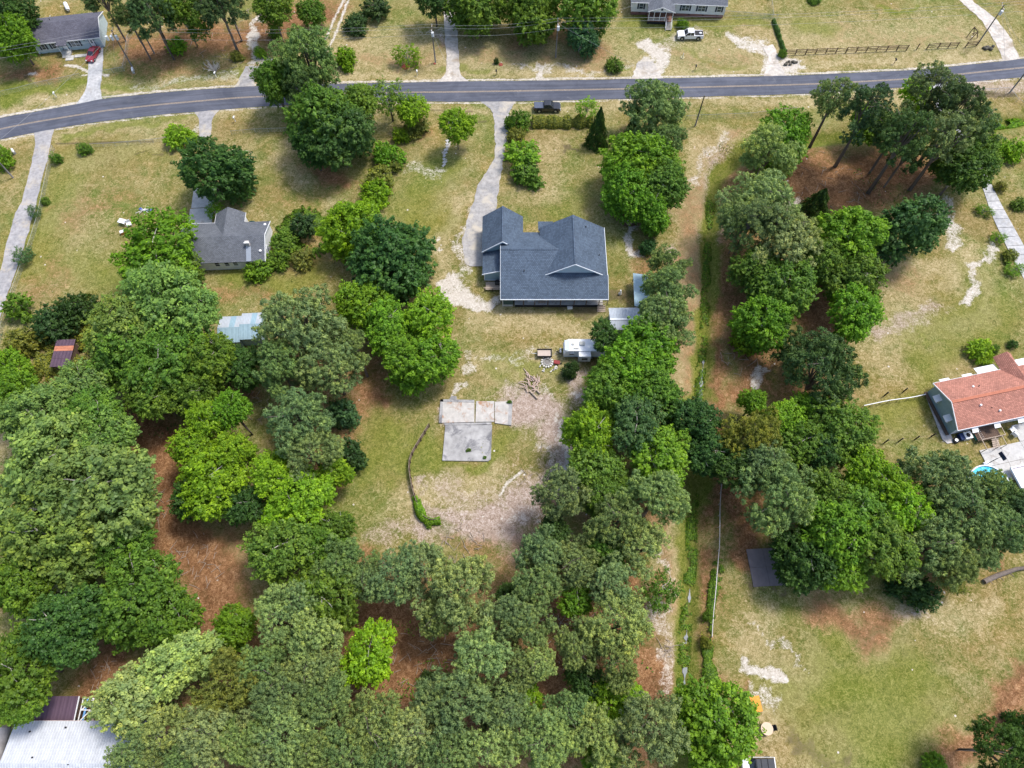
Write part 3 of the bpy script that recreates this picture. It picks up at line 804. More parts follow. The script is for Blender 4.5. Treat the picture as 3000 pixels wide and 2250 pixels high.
grove 0 0 0 20 pin|tall pine at the right of the red straw grove@2663,559,66
grove 0 0 0 17 pin|slim pine at the upper left of the grove@2374,427,48
grove 0 0 0 14 pdk|small pine between the two longest trunks@2547,508,42
grove 0 0 0 13 pdk|low pine with a short trunk in the grove@2590,548,38
grove 0 0 0 20 pdk|tall pine nearest the white driveway@2690,480,64
grove 0 0 0 19 pin|pine behind the grove near the road@2640,420,56
grove 0 0 0 16 pin|pine on the right rim of the grove@2760,500,50
grove 0 0 0 17 pin|tall trunked pine right of the ditch, upper of three@2140,768,44
grove 0 0 0 16 pin|tall trunked pine right of the ditch, middle of three@2213,775,44
grove 0 0 0 15 ppl|tall trunked pine right of the ditch, lower of three@2268,790,44
grove 0 0 0 19 pdk|bare trunked pine leaning at the right of the mobile home@495,141,36
grove 0 0 0 20 pdk|bare trunked pine left of the sandy track@709,119,38
grove 0 0 0 17 pdk|bare trunked pine in the shaded corner beyond the two poles@622,80,34
'''
def proto_mesh(name, V, nper, lv, mat):
    """V: (n*nper,3) verts forming n polygons of nper corners"""
    n = len(V) // nper; me = bpy.data.meshes.new(name)
    me.vertices.add(len(V)); me.vertices.foreach_set('co', V.astype(np.float32).ravel())
    me.loops.add(len(V)); me.loops.foreach_set('vertex_index', np.arange(len(V), dtype=np.int32))
    me.polygons.add(n); me.polygons.foreach_set('loop_start', np.arange(0, len(V), nper, dtype=np.int32))
    me.update(calc_edges=True)
    a = me.attributes.new('lv', 'FLOAT', 'FACE'); a.data.foreach_set('value', lv.astype(np.float32))
    me.materials.append(mat); return me
def unit(n): v = rng.normal(size=(n, 3)); return v / np.linalg.norm(v, axis=1, keepdims=True)
def norm(v): return v / (np.linalg.norm(v, axis=1, keepdims=True) + 1e-9)
def leaf_quads(P, N, size, asp=.6):
    n = len(P); t = norm(np.cross(N, unit(n))); b = np.cross(N, t)
    s = size * rng.uniform(.6, 1.35, (n, 1)); t = t * s; b = b * s * asp
    return np.stack([P - t, P - b, P + t, P + b], 1).reshape(-1, 3)
def lobes_leafy(nl, rl, spread=.66, flatz=.45, skirt=.36):
    L = []; ph = rng.uniform(0, 6.28)
    for i in range(nl):
        r = spread * math.sqrt((i + .3) / nl); a = i * 2.39996 + rng.uniform(-.5, .5); r *= 1 + .13 * math.sin(2 * a + ph) + .1 * math.sin(3 * a + 2 * ph)
        rr = rl * rng.uniform(.62, 1.28) * (1.12 - .35 * r); r *= rng.uniform(.82, 1.16)
        z = flatz * (1 - (r / spread) ** 1.6) * 1.1 + rng.uniform(-.12, .1)
        if r > .45 and rng.random() < .22: continue
        L.append((r * math.cos(a), r * math.sin(a), z, rr))
        if r > .3: L.append((r * math.cos(a + .3) * .95, r * math.sin(a + .3) * .95, z - skirt, rr * .95))
        if r > .5: L.append((r * math.cos(a - .2) * .8, r * math.sin(a - .2) * .8, z - 1.8 * skirt, rr * .85))
    return np.array(L)
def crown_pts(L, nc, keep=.72, zmin=-.75):
    P, N = [], []
    for i, (x, y, z, r) in enumerate(L):
        d = unit(nc); d = d[d[:, 2] > zmin]; p = np.array([x, y, z]) + d * r * np.array([1, 1, .85]) * rng.uniform(.74, 1.16, (len(d), 1))
        ok = np.ones(len(p), bool)
        for j, q in enumerate(L):
            if j != i: ok &= np.linalg.norm(p - q[:3], axis=1) > q[3] * keep
        P.append(p[ok]); N.append(d[ok])
    return np.vstack(P), np.vstack(N)
def thin(P, N, dmin):
    o = rng.permutation(len(P)); K_ = np.empty((0, 3)); idx = []
    for i in o:
        if len(K_) == 0 or np.min(np.sum((K_ - P[i]) ** 2, 1)) > dmin * dmin: K_ = np.vstack([K_, P[i]]); idx.append(i)
    return P[idx], N[idx]
def make_leafy(nl, nc, nv, rl, puff, leaf, asp=.6, spread=.66, flatz=.45, jitter=.55, inner=.18, drop=0.0, gap=.08):
    L = lobes_leafy(nl, rl, spread, flatz); P, N = crown_pts(L, nc)
    P, N = thin(P, N, gap); hole = (.6 * vnoise(P[:, 0] * 4 + P[:, 2] * 3 + 40, P[:, 1] * 4 + P[:, 2] * 2 + 40) + .4 * vnoise(P[:, 0] * 9 + 80, P[:, 1] * 9 + P[:, 2] * 5 + 60)) > .31; P, N = P[hole], N[hole]
    if drop: k = rng.random(len(P)) > drop; P, N = P[k], N[k]
    m = len(P); cl = rng.random(m); idx = np.repeat(np.arange(m), nv); n = len(idx)
    dr = norm(unit(n) + N[idx] * .7 + np.array([0, 0, .35])); ps = rng.uniform(.55, 1.5, m)[idx][:, None]
    ax = norm(N + unit(m) * .45 + np.array([0, 0, -.12]))[idx]; t_ = rng.random((n, 1)) * 1.25 - .25; perp = norm(np.cross(ax, unit(n)))
    Q = P[idx] + ax * t_ * puff * 2.1 * ps + perp * puff * ps * (1.05 - .8 * np.clip(t_, 0, 1)) * rng.random((n, 1)) ** .5
    dr = norm(perp * .8 + ax * .7 + np.array([0, 0, .45]))
    ns = n // 14; j = rng.integers(0, m, ns); sd_ = norm(N[j] + unit(ns) * .6); Qs = P[j] + sd_ * puff * rng.uniform(1.2, 2.1, (ns, 1))
    NN = norm(dr + unit(n) * jitter + np.array([0, 0, .35]))
    lv = np.clip(.55 * cl[idx] + .45 * rng.random(n), 0, 1)
    Q = np.vstack([Q, Qs]); NN = np.vstack([NN, norm(sd_ + unit(ns))]); lv = np.concatenate([lv, rng.random(ns)])
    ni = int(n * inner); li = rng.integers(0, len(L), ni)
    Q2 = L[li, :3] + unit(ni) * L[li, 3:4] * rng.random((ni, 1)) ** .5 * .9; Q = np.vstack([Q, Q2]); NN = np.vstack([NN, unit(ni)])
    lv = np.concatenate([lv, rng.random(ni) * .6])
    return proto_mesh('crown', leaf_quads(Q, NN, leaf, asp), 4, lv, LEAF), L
def make_pine(nl, nc, rl, puff, nb, wid, spread=.72, flatz=.4, gap=.085, hol=.24):
    L = lobes_leafy(nl, rl, spread, flatz); P, N = crown_pts(L, nc, .6, -.55); P, N = thin(P, N, gap); hole = vnoise(P[:, 0] * 5 + P[:, 2] * 3 + 40, P[:, 1] * 5 + P[:, 2] * 2 + 40) > hol; P, N = P[hole], N[hole]
    m = len(P); cl = rng.random(m); ps = rng.uniform(.7, 1.25, m); idx = np.repeat(np.arange(m), nb); n = len(idx)
    d = norm(unit(n) + N[idx] * .35 + np.array([0, 0, .45])); pr = puff * ps[idx][:, None]
    Q = P[idx] + d * pr * rng.uniform(.8, 1.05, (n, 1)); NN = norm(d + unit(n) * .3)
    t = norm(np.cross(np.cross(NN, np.array([.01, .02, 1.])), NN) * -1 + unit(n) * .4); bb = norm(np.cross(NN, t))
    sz = wid * rng.uniform(.7, 1.3, (n, 1)); V = np.stack([Q - t * sz * 1.7, Q - bb * sz * .5, Q + t * sz * 1.7, Q + bb * sz * .5], 1).reshape(-1, 3)
    lv = np.clip(.55 * cl[idx] + .45 * rng.random(n), 0, 1)
    ns = n // 4; j = rng.integers(0, m, ns); dd = norm(unit(ns) + N[j] * .5 + np.array([0, 0, .6])); ln = puff * rng.uniform(1.0, 1.7, (ns, 1)); a_ = P[j]; b_ = P[j] + dd * ln   # stray needles and twiggy ends
    sd = norm(np.cross(dd, unit(ns))) * wid * .35; V = np.vstack([V, np.stack([a_ - sd, a_ + sd, b_ + sd, b_ - sd], 1).reshape(-1, 3)]); lv = np.concatenate([lv, rng.random(ns)])
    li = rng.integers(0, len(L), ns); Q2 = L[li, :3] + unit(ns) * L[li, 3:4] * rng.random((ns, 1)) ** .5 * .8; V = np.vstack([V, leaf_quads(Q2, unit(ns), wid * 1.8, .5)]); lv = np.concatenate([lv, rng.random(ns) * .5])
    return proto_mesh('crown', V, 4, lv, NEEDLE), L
def make_cone(nlv, leaf):
    n = nlv; z = rng.random(n) ** 1.5; a = rng.random(n) * 6.283; wob = 1 + .16 * np.sin(a * 5 + z * 14) + .1 * np.sin(a * 9 - z * 30)
    r = (1 - z) ** .8 * wob * rng.uniform(.78, 1.03, n); P = np.stack([r * np.cos(a), r * np.sin(a), z * 2 - 1], 1)
    N = norm(np.stack([np.cos(a), np.sin(a), np.full(n, .5)], 1) + unit(n) * .6)
    return proto_mesh('crown', leaf_quads(P, N, leaf, .55), 4, rng.random(n), LEAF), np.array([[0, 0, 0, .3]])
def limbs(L, r0=.035, bare=0):
    mb = MB()
    for x, y, z, r in L[:9]:
        k = rng.uniform(-.08, .08, 3)
        mb.tube([(0, 0, -.95), (x * .45 + k[0], y * .45 + k[1], -.4 + z * .35), (x, y, z)], [r0, r0 * .6, r0 * .2], 5, False)
    for i in range(bare):
        x, y, z, r = L[rng.integers(0, min(9, len(L)))]; d = unit(1)[0]; d[2] = abs(d[2]) * .4
        e = np.array([x, y, z]) + d * r * rng.uniform(1.0, 1.2); mb.tube([(x, y, z), e, e + d * .1 + unit(1)[0] * .05], [.012, .008, .003], 4, False)
    return mb
PROTO = {}
def add_proto(kind, fn, n, bare=0, bark=None):
    out = []
    for i in range(n):
        me, L = fn(); lb = limbs(L, bare=bare).build('limb', bark or BARK); lm = lb.data; bpy.data.objects.remove(lb); out.append((me, lm))
    PROTO[kind] = out
add_proto('leafy', lambda: make_leafy(11, 100, 36, .33, .078, .033, spread=.68, inner=.12, gap=.078), 6, 8, BARKL)
add_proto('oak', lambda: make_leafy(13, 110, 34, .33, .058, .03, spread=.62, flatz=.55, jitter=.4, inner=.12, gap=.07), 3, 0)
add_proto('open', lambda: make_leafy(14, 30, 22, .26, .085, .034, spread=.72, drop=.3, inner=.03, gap=.08), 2, 14, BARKL)
add_proto('bush', lambda: make_leafy(8, 42, 24, .36, .11, .06, spread=.62, flatz=.35, gap=.12, drop=.12), 5, 5)
add_proto('pine', lambda: make_pine(19, 60, .225, .06, 34, .019, .76, gap=.098), 6, 5)
add_proto('grove', lambda: make_pine(17, 55, .20, .06, 34, .020, .82, .6, gap=.10, hol=.42), 4, 9)
add_proto('cone', lambda: make_cone(7000, .06), 2, 0)
mb = MB(); mb.tube([(0, 0, -.02), (.15, .05, .3), (-.1, .1, .65), (0, 0, 1)], [1.25, .95, .8, .5], 8, False)
_t = mb.build('trunk', BARK, smooth=True); TRUNK = _t.data; bpy.data.objects.remove(_t)
NAME = dict(leafy='broadleaf_tree', oak='oak_tree', open='sparse_tree', bush='shrub', pine='pine_tree', grove='tall_pine_tree', cone='cedar_tree')
CATG = dict(leafy='tree', oak='tree', open='tree', bush='bush', pine='pine tree', grove='pine tree', cone='cedar')
GRP = dict(leafy='broadleaf trees', oak='dense dark round trees', open='thin sparse trees', bush='bushes and shrubs', pine='pines', grove='tall pines with bare trunks', cone='pointed cedars')
cnt = {}; STRAWS = []; CROWN_K = dict(leafy=1.24, oak=1.2, pine=1.3, bush=1.15, open=1.15)
def plant(kind, bx, by, r, h, tint, label, lean=(0, 0)):
    i = cnt[kind] = cnt.get(kind, -1) + 1; me, lm = PROTO[kind][i % len(PROTO[kind])]
    rz = random.uniform(0, 6.28)
    vs = {'bush': h * .62, 'cone': h * .5, 'grove': r * .95}.get(kind, min(r * .95, h * .56))
    zc = {'bush': h * .42, 'cone': h * .5}.get(kind, h - .85 * vs)
    t = thing(NAME[kind], label, CATG[kind], (bx, by, -.1), rz, GRP[kind])
    tk = bpy.data.objects.new('trunk', TRUNK); COL.objects.link(tk); tk.parent = t
    tr = max(.06, h * .016); tk.scale = (tr, tr, max(.3, zc + .1 * vs))
    for nm, m_ in (('crown', me), ('limb', lm)):
        c = bpy.data.objects.new(nm, m_); COL.objects.link(c); c.parent = t; c.location = (0, 0, zc)
        c.scale = (r * random.uniform(.86, 1.12), r * random.uniform(.86, 1.12), vs)
        if nm == 'crown':
            b = TINT[tint]; j = random.uniform(.88, 1.14); c.color = (b[0] * j * random.uniform(.9, 1.12), b[1] * j, b[2] * j * random.uniform(.85, 1.2), 1)
    if kind in ('pine', 'grove'): STRAWS.append((bx, by, r))
    return t
for ln in TREES.strip().splitlines():
    a, lab = ln.split('|'); kind, x, y, r, h, tint = a.split(); x, y, r, h = map(float, (x, y, r, h))
    if '@' in lab:
        lab, b = lab.split('@'); px, py, pr = map(float, b.split(',')); bx, by = g(px, py); rm = pr * mpp(px / K, py / K) / K * (1.55 if kind == 'grove' else 1)
    else:
        rm = r * mpp(x, y, h * .6) * CROWN_K.get(kind, 1.2); vs = {'bush': h * .62}.get(kind, min(rm * .95, h * .56)); zc = {'bush': h * .42}.get(kind, h - .85 * vs)
        bx, by = go(x, y, zc)
    plant(kind, bx, by, rm, h, tint, lab)
for bx, by, r in STRAWS:
    D = np.hypot(WX - bx, WY - by); f = np.clip((r * 1.25 - D) / (r * .8), 0, 1) * (1 - fd); CH['straw'] = np.maximum(CH['straw'], f * .62)

# ------------------------------------------------------------------ ground mesh
me = bpy.data.meshes.new('ground'); V = np.stack([X, Y, Z], -1).reshape(-1, 3).astype(np.float32)
me.vertices.add(len(V)); me.vertices.foreach_set('co', V.ravel())
i = np.arange(nx * ny).reshape(ny, nx); q = np.stack([i[:-1, :-1], i[:-1, 1:], i[1:, 1:], i[1:, :-1]], -1).reshape(-1, 4).astype(np.int32)
me.loops.add(q.size); me.loops.foreach_set('vertex_index', q.ravel()); me.polygons.add(len(q)); me.polygons.foreach_set('loop_start', np.arange(0, q.size, 4, dtype=np.int32))
me.update(calc_edges=True); me.polygons.foreach_set('use_smooth', np.ones(len(q), bool))
for nm, ks in (('gm1', ('straw', 'sand', 'lush_shade')), ('gm2', ('pink', 'tan', 'dark'))):
    a = me.attributes.new(nm, 'FLOAT_COLOR', 'POINT'); d = np.ones((nx * ny, 4), np.float32)
    for k, c in enumerate(ks): d[:, k] = CH[c].ravel()
    a.data.foreach_set('color', d.ravel())
m, n, l, b = newmat('ground_soil_and_grass'); v = coords(n)
n0 = noise(n, l, v, .045, 5, .55, .4); n1 = noise(n, l, v, .32, 7, .65, .8); n2 = noise(n, l, v, 1.6, 7, .7, 1.2); n3 = noise(n, l, v, 7, 5, .75, .5)
mixn = math_(n, l, 'ADD', math_(n, l, 'MULTIPLY', n2, .5), math_(n, l, 'MULTIPLY', n3, .5))
def attr(nm):
    a = n.new('ShaderNodeAttribute'); a.attribute_name = nm; s = n.new('ShaderNodeSeparateColor'); l.new(a.outputs['Color'], s.inputs[0]); return s.outputs
A1, A2 = attr('gm1'), attr('gm2')
def sharp(mask, lo=.38, hi=.62, k1=.65, k2=.55):
    s = math_(n, l, 'ADD', mask, math_(n, l, 'MULTIPLY', math_(n, l, 'SUBTRACT', n1, .5), k1))
    s = math_(n, l, 'ADD', s, math_(n, l, 'MULTIPLY', math_(n, l, 'SUBTRACT', mixn, .5), k2 * 2.2))
    s = math_(n, l, 'MULTIPLY', math_(n, l, 'SUBTRACT', s, lo), 1 / (hi - lo), clamp=True)
    return math_(n, l, 'MULTIPLY', s, math_(n, l, 'GREATER_THAN', mask, .02))
grass = ramp(n, l, mixn, [(.35, (.052, .06, .012)), (.44, (.125, .13, .03)), (.52, (.215, .195, .068)), (.62, (.39, .345, .17))])
grass = mixc(n, l, .8, grass, ramp(n, l, n1, [(.32, (.58, .78, .5)), (.5, (1, 1, .95)), (.66, (1.32, 1.15, 1.22))]), 'MULTIPLY')
grass = mixc(n, l, .7, grass, ramp(n, l, n0, [(.38, (.75, .95, .7)), (.5, (1, 1, 1)), (.62, (1.25, 1.02, 1.0))]), 'MULTIPLY')
lush_shadec = ramp(n, l, mixn, [(.36, (.045, .075, .008)), (.5, (.13, .165, .02)), (.62, (.27, .275, .055))])
tanc = ramp(n, l, mixn, [(.35, (.19, .145, .065)), (.5, (.38, .31, .16)), (.62, (.58, .49, .31))])
strawc = ramp(n, l, mixn, [(.36, (.075, .03, .014)), (.46, (.16, .075, .036)), (.54, (.27, .14, .07)), (.64, (.46, .29, .17))])
strawc = mixc(n, l, .7, strawc, ramp(n, l, n1, [(.34, (.62, .62, .6)), (.5, (1, 1, 1)), (.66, (1.5, 1.6, 1.55))]), 'MULTIPLY')
pinkc = ramp(n, l, mixn, [(.36, (.16, .105, .07)), (.5, (.37, .285, .235)), (.62, (.62, .54, .50))])
sandc = ramp(n, l, mixn, [(.33, (.32, .27, .21)), (.5, (.52, .47, .40)), (.62, (.70, .67, .62))])
nb = noise(n, l, v, .10, 6, .65, 1.0); nc_ = noise(n, l, v, .075, 6, .6, .7)
def soft(x, lo, hi, k): return math_(n, l, 'MULTIPLY', math_(n, l, 'MULTIPLY', math_(n, l, 'SUBTRACT', math_(n, l, 'ADD', x, math_(n, l, 'MULTIPLY', math_(n, l, 'SUBTRACT', mixn, .5), .9)), lo), 1 / (hi - lo), clamp=True), k)
grass = mixc(n, l, soft(nb, .46, .68, .42), grass, tanc)
grass = mixc(n, l, soft(nc_, .48, .66, .5), grass, ramp(n, l, mixn, [(.36, (.10, .06, .02)), (.5, (.25, .165, .07)), (.62, (.42, .31, .16))]))
darkc = ramp(n, l, mixn, [(.33, (.04, .035, .02)), (.6, (.13, .10, .06))])
c = mixc(n, l, math_(n, l, 'MULTIPLY', sharp(A2[1], .15, .85, .9, .8), .85), grass, tanc)
c = mixc(n, l, math_(n, l, 'MULTIPLY', sharp(A1[2], .15, .85, .8, .7), .75), c, lush_shadec)
c = mixc(n, l, math_(n, l, 'MULTIPLY', sharp(A2[0], .22, .85, 1.1, .9), .95), c, pinkc)
c = mixc(n, l, math_(n, l, 'MULTIPLY', sharp(A1[0], .25, .8, .9, .8), .95), c, strawc)
c = mixc(n, l, math_(n, l, 'MULTIPLY', sharp(A2[2]), .7), c, darkc)
c = mixc(n, l, sharp(A1[1], .40, .85, .95, 1.15), c, sandc)
vo = n.new('ShaderNodeTexVoronoi'); vo.inputs['Scale'].default_value = .42; l.new(v, vo.inputs['Vector'])   # scattered pale stones and litter
sp = math_(n, l, 'LESS_THAN', vo.outputs['Distance'], .07); c = mixc(n, l, math_(n, l, 'MULTIPLY', sp, math_(n, l, 'GREATER_THAN', n1, .54)), c, (.6, .56, .5))
l.new(c, b.inputs['Base Color']); b.inputs['Roughness'].default_value = .95; b.inputs['Specular IOR Level'].default_value = .08
bump(n, l, b, mixn, .8, .16)
me.materials.append(m); gr = bpy.data.objects.new('ground', me); COL.objects.link(gr); tag(gr, 'patchy lawn, sand and red pine straw around the houses', kind='structure')

# ------------------------------------------------------------------ strips and sheets on the ground
def resample(P, n):
    P = np.array(P, float); s = np.r_[0, np.cumsum(np.hypot(*np.diff(P, axis=0).T))]; t = np.linspace(0, s[-1], n)
    Q = np.stack([np.interp(t, s, P[:, 0]), np.interp(t, s, P[:, 1])], 1)
    for _ in range(max(1, n // 40)): Q[1:-1] = .25 * Q[:-2] + .5 * Q[1:-1] + .25 * Q[2:]
    return Q
def strip(name, A, B, z, mat, n=60, k=4, jit=0.0, label=None, parent=None, kind='structure'):
    a = resample([g(*p) for p in A], n); c = resample([g(*p) for p in B], n); mb = MB(); s = 0
    if jit:
        for Q, sg in ((a, 1), (c, -1)):
            Q += ((fbm(Q[:, 0] * .8 + 5, Q[:, 1] * .8) - .47) * jit)[:, None] * norm(np.c_[(a - c) * sg, np.zeros(n)])[:, :2]
    for i in range(n - 1):
        w0 = np.hypot(*(a[i] - c[i])); ds = np.hypot(*(a[i + 1] - a[i]))
        for j in range(k):
            f0, f1 = j / k, (j + 1) / k
            p = [a[i] * (1 - f0) + c[i] * f0, a[i] * (1 - f1) + c[i] * f1, a[i + 1] * (1 - f1) + c[i + 1] * f1, a[i + 1] * (1 - f0) + c[i + 1] * f0]
            mb.face([(*q_, z) for q_ in p], [(s, f0 * w0), (s, f1 * w0), (s + ds, f1 * w0), (s + ds, f0 * w0)])
        s += ds
    o = mb.build(name, mat, parent)
    if kind: tag(o, label, kind=kind)
    return o
def M_asphalt(name, col, pale, lvl, streak=True):
    m, n, l, b = newmat(name); uv = coords(n, 'UV'); v = coords(n)
    mp = n.new('ShaderNodeMapping'); mp.inputs['Scale'].default_value = (.05, 1.1, 1); l.new(uv, mp.inputs[0])
    f = noise(n, l, mp.outputs[0] if streak else v, 1.5, 6, .6); g2 = noise(n, l, v, .35, 7, .65, .6); g3 = noise(n, l, v, 9, 4, .7)
    c = ramp(n, l, f, [(.3, tuple(x * .78 for x in col)), (.7, tuple(x * 1.28 for x in col))])
    c = mixc(n, l, .6, c, ramp(n, l, g3, [(.3, (.75, .75, .75)), (.7, (1.25, 1.25, 1.25))]), 'MULTIPLY'); c = mixc(n, l, .8, c, ramp(n, l, noise(n, l, v, .12, 8, .7, 1.5), [(.36, (.72, .74, .78)), (.5, (1, 1, 1)), (.64, (1.25, 1.22, 1.2))]), 'MULTIPLY')
    c = mixc(n, l, ramp(n, l, math_(n, l, 'ADD', math_(n, l, 'MULTIPLY', g2, .7), math_(n, l, 'MULTIPLY', g3, .3)), [(lvl, (0, 0, 0)), (lvl + .1, (1, 1, 1))]), c, pale)
    l.new(c, b.inputs['Base Color']); b.inputs['Roughness'].default_value = .88; bump(n, l, b, g3, .4, .02); MATS[name] = m; return m
ASP = M_asphalt('road_asphalt', (.092, .10, .128), (.15, .155, .175), .58)
DRV = M_asphalt('worn_driveway', (.33, .32, .32), (.47, .41, .32), .52, False)
DRVG = M_asphalt('patched_grey_drive', (.32, .31, .30), (.5, .45, .37), .50, False)
CDRV = M_asphalt('pale_concrete_drive', (.43, .43, .43), (.33, .30, .26), .56, False)
GRV = M_asphalt('pale_gravel', (.50, .46, .41), (.34, .28, .21), .52, False)
YEL = M('faded_yellow_line', (.38, .30, .21), .4, 3, .8)
road = strip('road', ROAD_T, ROAD_B, .02, ASP, 180, 6, .25, 'two lane grey blue asphalt road crossing the top')
cl = np.array([g(*p) for p in ROAD_C])
def offset_line(off0, off1, z, name):
    Q = resample(cl, 200); d = np.gradient(Q, axis=0); nn = np.stack([-d[:, 1], d[:, 0]], 1); nn /= np.linalg.norm(nn, axis=1, keepdims=True); mb = MB()
    a, c_ = Q + nn * off0, Q + nn * off1
    for i in range(199): mb.face([(*a[i], z), (*c_[i], z), (*c_[i + 1], z), (*a[i + 1], z)])
    return mb.build(name, YEL, None)
for o in (offset_line(.06, .17, .026, 'lane_marking'), offset_line(-.17, -.06, .026, 'lane_marking')): tag(o, 'faded yellow centre line', kind='structure'); o.parent = road
strip('driveway', [(98, 386), (105, 427), (87, 499), (61, 600), (43, 622), (11, 752), (0, 796), (-60, 940)], [(158, 376), (145, 445), (119, 535), (107, 600), (87, 669), (51, 781), (25, 850), (-10, 960)], .008, DRV, 50, 4, .7, 'long pale driveway down the left edge')
strip('driveway', [(262, 134), (258, 203), (255, 246), (248, 270), (222, 306)], [(303, 134), (302, 181), (297, 231), (294, 262), (300, 291)], .008, CDRV, 40, 4, .3, 'concrete driveway of the pale blue mobile home')
strip('driveway', [(758, 194), (748, 225), (745, 258)], [(720, 194), (704, 225), (686, 259)], .008, DRVG, 20, 4, .4, 'grey apron at the sandy track')
strip('driveway', [(1297, -20), (1300, 36), (1303, 108), (1309, 174), (1306, 215), (1280, 242)], [(1330, -20), (1332, 36), (1341, 108), (1347, 202), (1352, 222), (1378, 241)], .008, GRV, 50, 4, .5, 'pale gravel drive north of the road')
strip('driveway', [(1405, 296), (1442, 325), (1452, 416), (1448, 463), (1423, 506), (1397, 542), (1385, 600), (1368, 640), (1354, 713), (1357, 767), (1375, 780)], [(1512, 295), (1491, 325), (1486, 398), (1473, 481), (1464, 540), (1455, 590), (1452, 610), (1440, 660), (1430, 713), (1425, 767), (1420, 780)], .008, DRVG, 90, 6, 1.0, 'winding patched driveway to the blue roofed house')
strip('driveway', [(566, 324), (582, 345), (584, 402)], [(645, 320), (622, 345), (618, 402)], .008, DRV, 20, 4, .4, 'short pale apron of the cottage')
strip('driveway', [(1850, 233), (1862, 205), (1868, 180)], [(1945, 231), (1925, 205), (1915, 180)], .008, GRV, 20, 4, 1.2, 'white sandy entrance by the parked pickup')
strip('driveway', [(2238, 225), (2246, 190), (2250, 165), (2232, 140)], [(2300, 222), (2284, 185), (2278, 155), (2262, 130)], .008, GRV, 30, 4, .9, 'curving gravel entrance left of the rail fence')
strip('dirt_track', [(2806, -25), (2811, 0), (2876, 61), (2920, 127), (2938, 180)], [(2840, -25), (2847, 0), (2916, 54), (2956, 101), (2988, 172)], .008, GRV, 50, 4, .8, 'sandy track in the top right field')
strip('driveway', [(2706, 250), (2730, 290), (2790, 390), (2838, 460), (2868, 515)], [(2786, 246), (2776, 290), (2816, 385), (2862, 455), (2892, 515)], .008, CDRV, 40, 4, .3, 'upper part of the white driveway under the pines')
# concrete slab drive with separate slabs
dl, dr = resample([g(*p) for p in [(2868, 515), (2882, 560), (2905, 630), (2945, 715), (2990, 800), (3040, 890)]], 15), resample([g(*p) for p in [(2892, 515), (2914, 560), (2947, 625), (2992, 705), (3042, 800), (3090, 885)]], 15)
sd = thing('slab_driveway', 'driveway of separate white concrete slabs at the right edge', 'driveway', (*dl[0], 0)); sd['kind'] = 'structure'
def quad_slab(name, P, z0, z1, mat, parent, off=(0, 0)):
    mb = MB(); o = Vector((off[0], off[1], 0)); B = [Vector((*p, z0)) - o for p in P]; T = [Vector((*p, z1)) - o for p in P]; n_ = len(P)
    mb.face(T)
    for i in range(n_): j = (i + 1) % n_; mb.face([B[i], B[j], T[j], T[i]])
    return mb.build(name, mat, parent)
for i in range(14):
    s_ = .02; a0, a1, b0, b1 = dl[i] * (1 - s_) + dl[i + 1] * s_, dl[i] * s_ + dl[i + 1] * (1 - s_), dr[i] * (1 - s_) + dr[i + 1] * s_, dr[i] * s_ + dr[i + 1] * (1 - s_)
    quad_slab('slab', [a0, b0, b1, a1], -.05, .03 + .006 * (i % 3), CDRV, sd, dl[0])
# ditch water
WAT = M('ditch_water', (.16, .19, .2), .2, 2, .08, spec=.9)
for seg, lab in (([(2062, 1055), (2059, 1080), (2055, 1120), (2053, 1160), (2051, 1175)], 'thin puddle in the ditch near the crossing'), ([(2021, 1725), (2020, 1765)], 'small puddle in the lower ditch'), ([(2013, 1835), (2010, 1885)], 'middle puddle in the lower ditch'), ([(2008, 1955), (2005, 2005)], 'puddle in the ditch above the bottom tree')):
    P = resample([g(*p, -1.15) for p in seg], 30); ww = np.clip(.55 * vnoise(P[:, 0] * 2, P[:, 1] * 1.9) - .06, .03, .4); mb = MB()
    for i in range(29): mb.face([(P[i][0] - ww[i], P[i][1], -1.16), (P[i][0] + ww[i] * .8, P[i][1], -1.16), (P[i + 1][0] + ww[i + 1] * .8, P[i + 1][1], -1.16), (P[i + 1][0] - ww[i + 1], P[i + 1][1], -1.16)])
    tag(mb.build('water', WAT), lab, kind='structure')
# ------------------------------------------------------------------ building helpers (world=True turns world points into the root's frame)
def put(mb, name, mat, root, world=False, **k):
    if world:
        m4 = Matrix.LocRotScale(root.location, root.rotation_euler, None).inverted(); mb.v = [tuple(m4 @ Vector(p)) for p in mb.v]
    return mb.build(name, mat, root, **k)
def slope(mb, pts, th=.13):
    """pts: eave left, eave right, then round to the ridge; a slab with UVs in metres (u along the eave)"""
    P = [Vector(p) for p in pts]; u = (P[1] - P[0]).normalized(); nrm = u.cross(P[-1] - P[0]).normalized(); v = nrm.cross(u)
    if nrm.z < 0: nrm = -nrm
    uv = [((p - P[0]).dot(u), (p - P[0]).dot(v)) for p in P]; B = [p - Vector((0, 0, th)) for p in P]
    mb.face(P, uv); mb.face(B[::-1], uv[::-1]); n_ = len(P)
    for i in range(n_): j = (i + 1) % n_; mb.face([B[i], B[j], P[j], P[i]])
def edge(mb, pts, wd=.1, h=.2, dz=-.06):
    for a, b in zip(pts, pts[1:]): mb.bar((a[0], a[1], a[2] + dz), (b[0], b[1], b[2] + dz), wd, h)
def prism(mb, tri, d):
    """extrude a polygon by vector d"""
    A = [Vector(p) for p in tri]; B = [p + Vector(d) for p in A]; mb.face(A[::-1]); mb.face(B); n_ = len(A)
    for i in range(n_): j = (i + 1) % n_; mb.face([A[i], A[j], B[j], B[i]])
def frame4(o, ud, nd):
    ud, nd, o = Vector(ud), Vector(nd), Vector(o)
    return Matrix(((ud.x, nd.x, 0, o.x), (ud.y, nd.y, 0, o.y), (ud.z, nd.z, 1, o.z), (0, 0, 0, 1)))
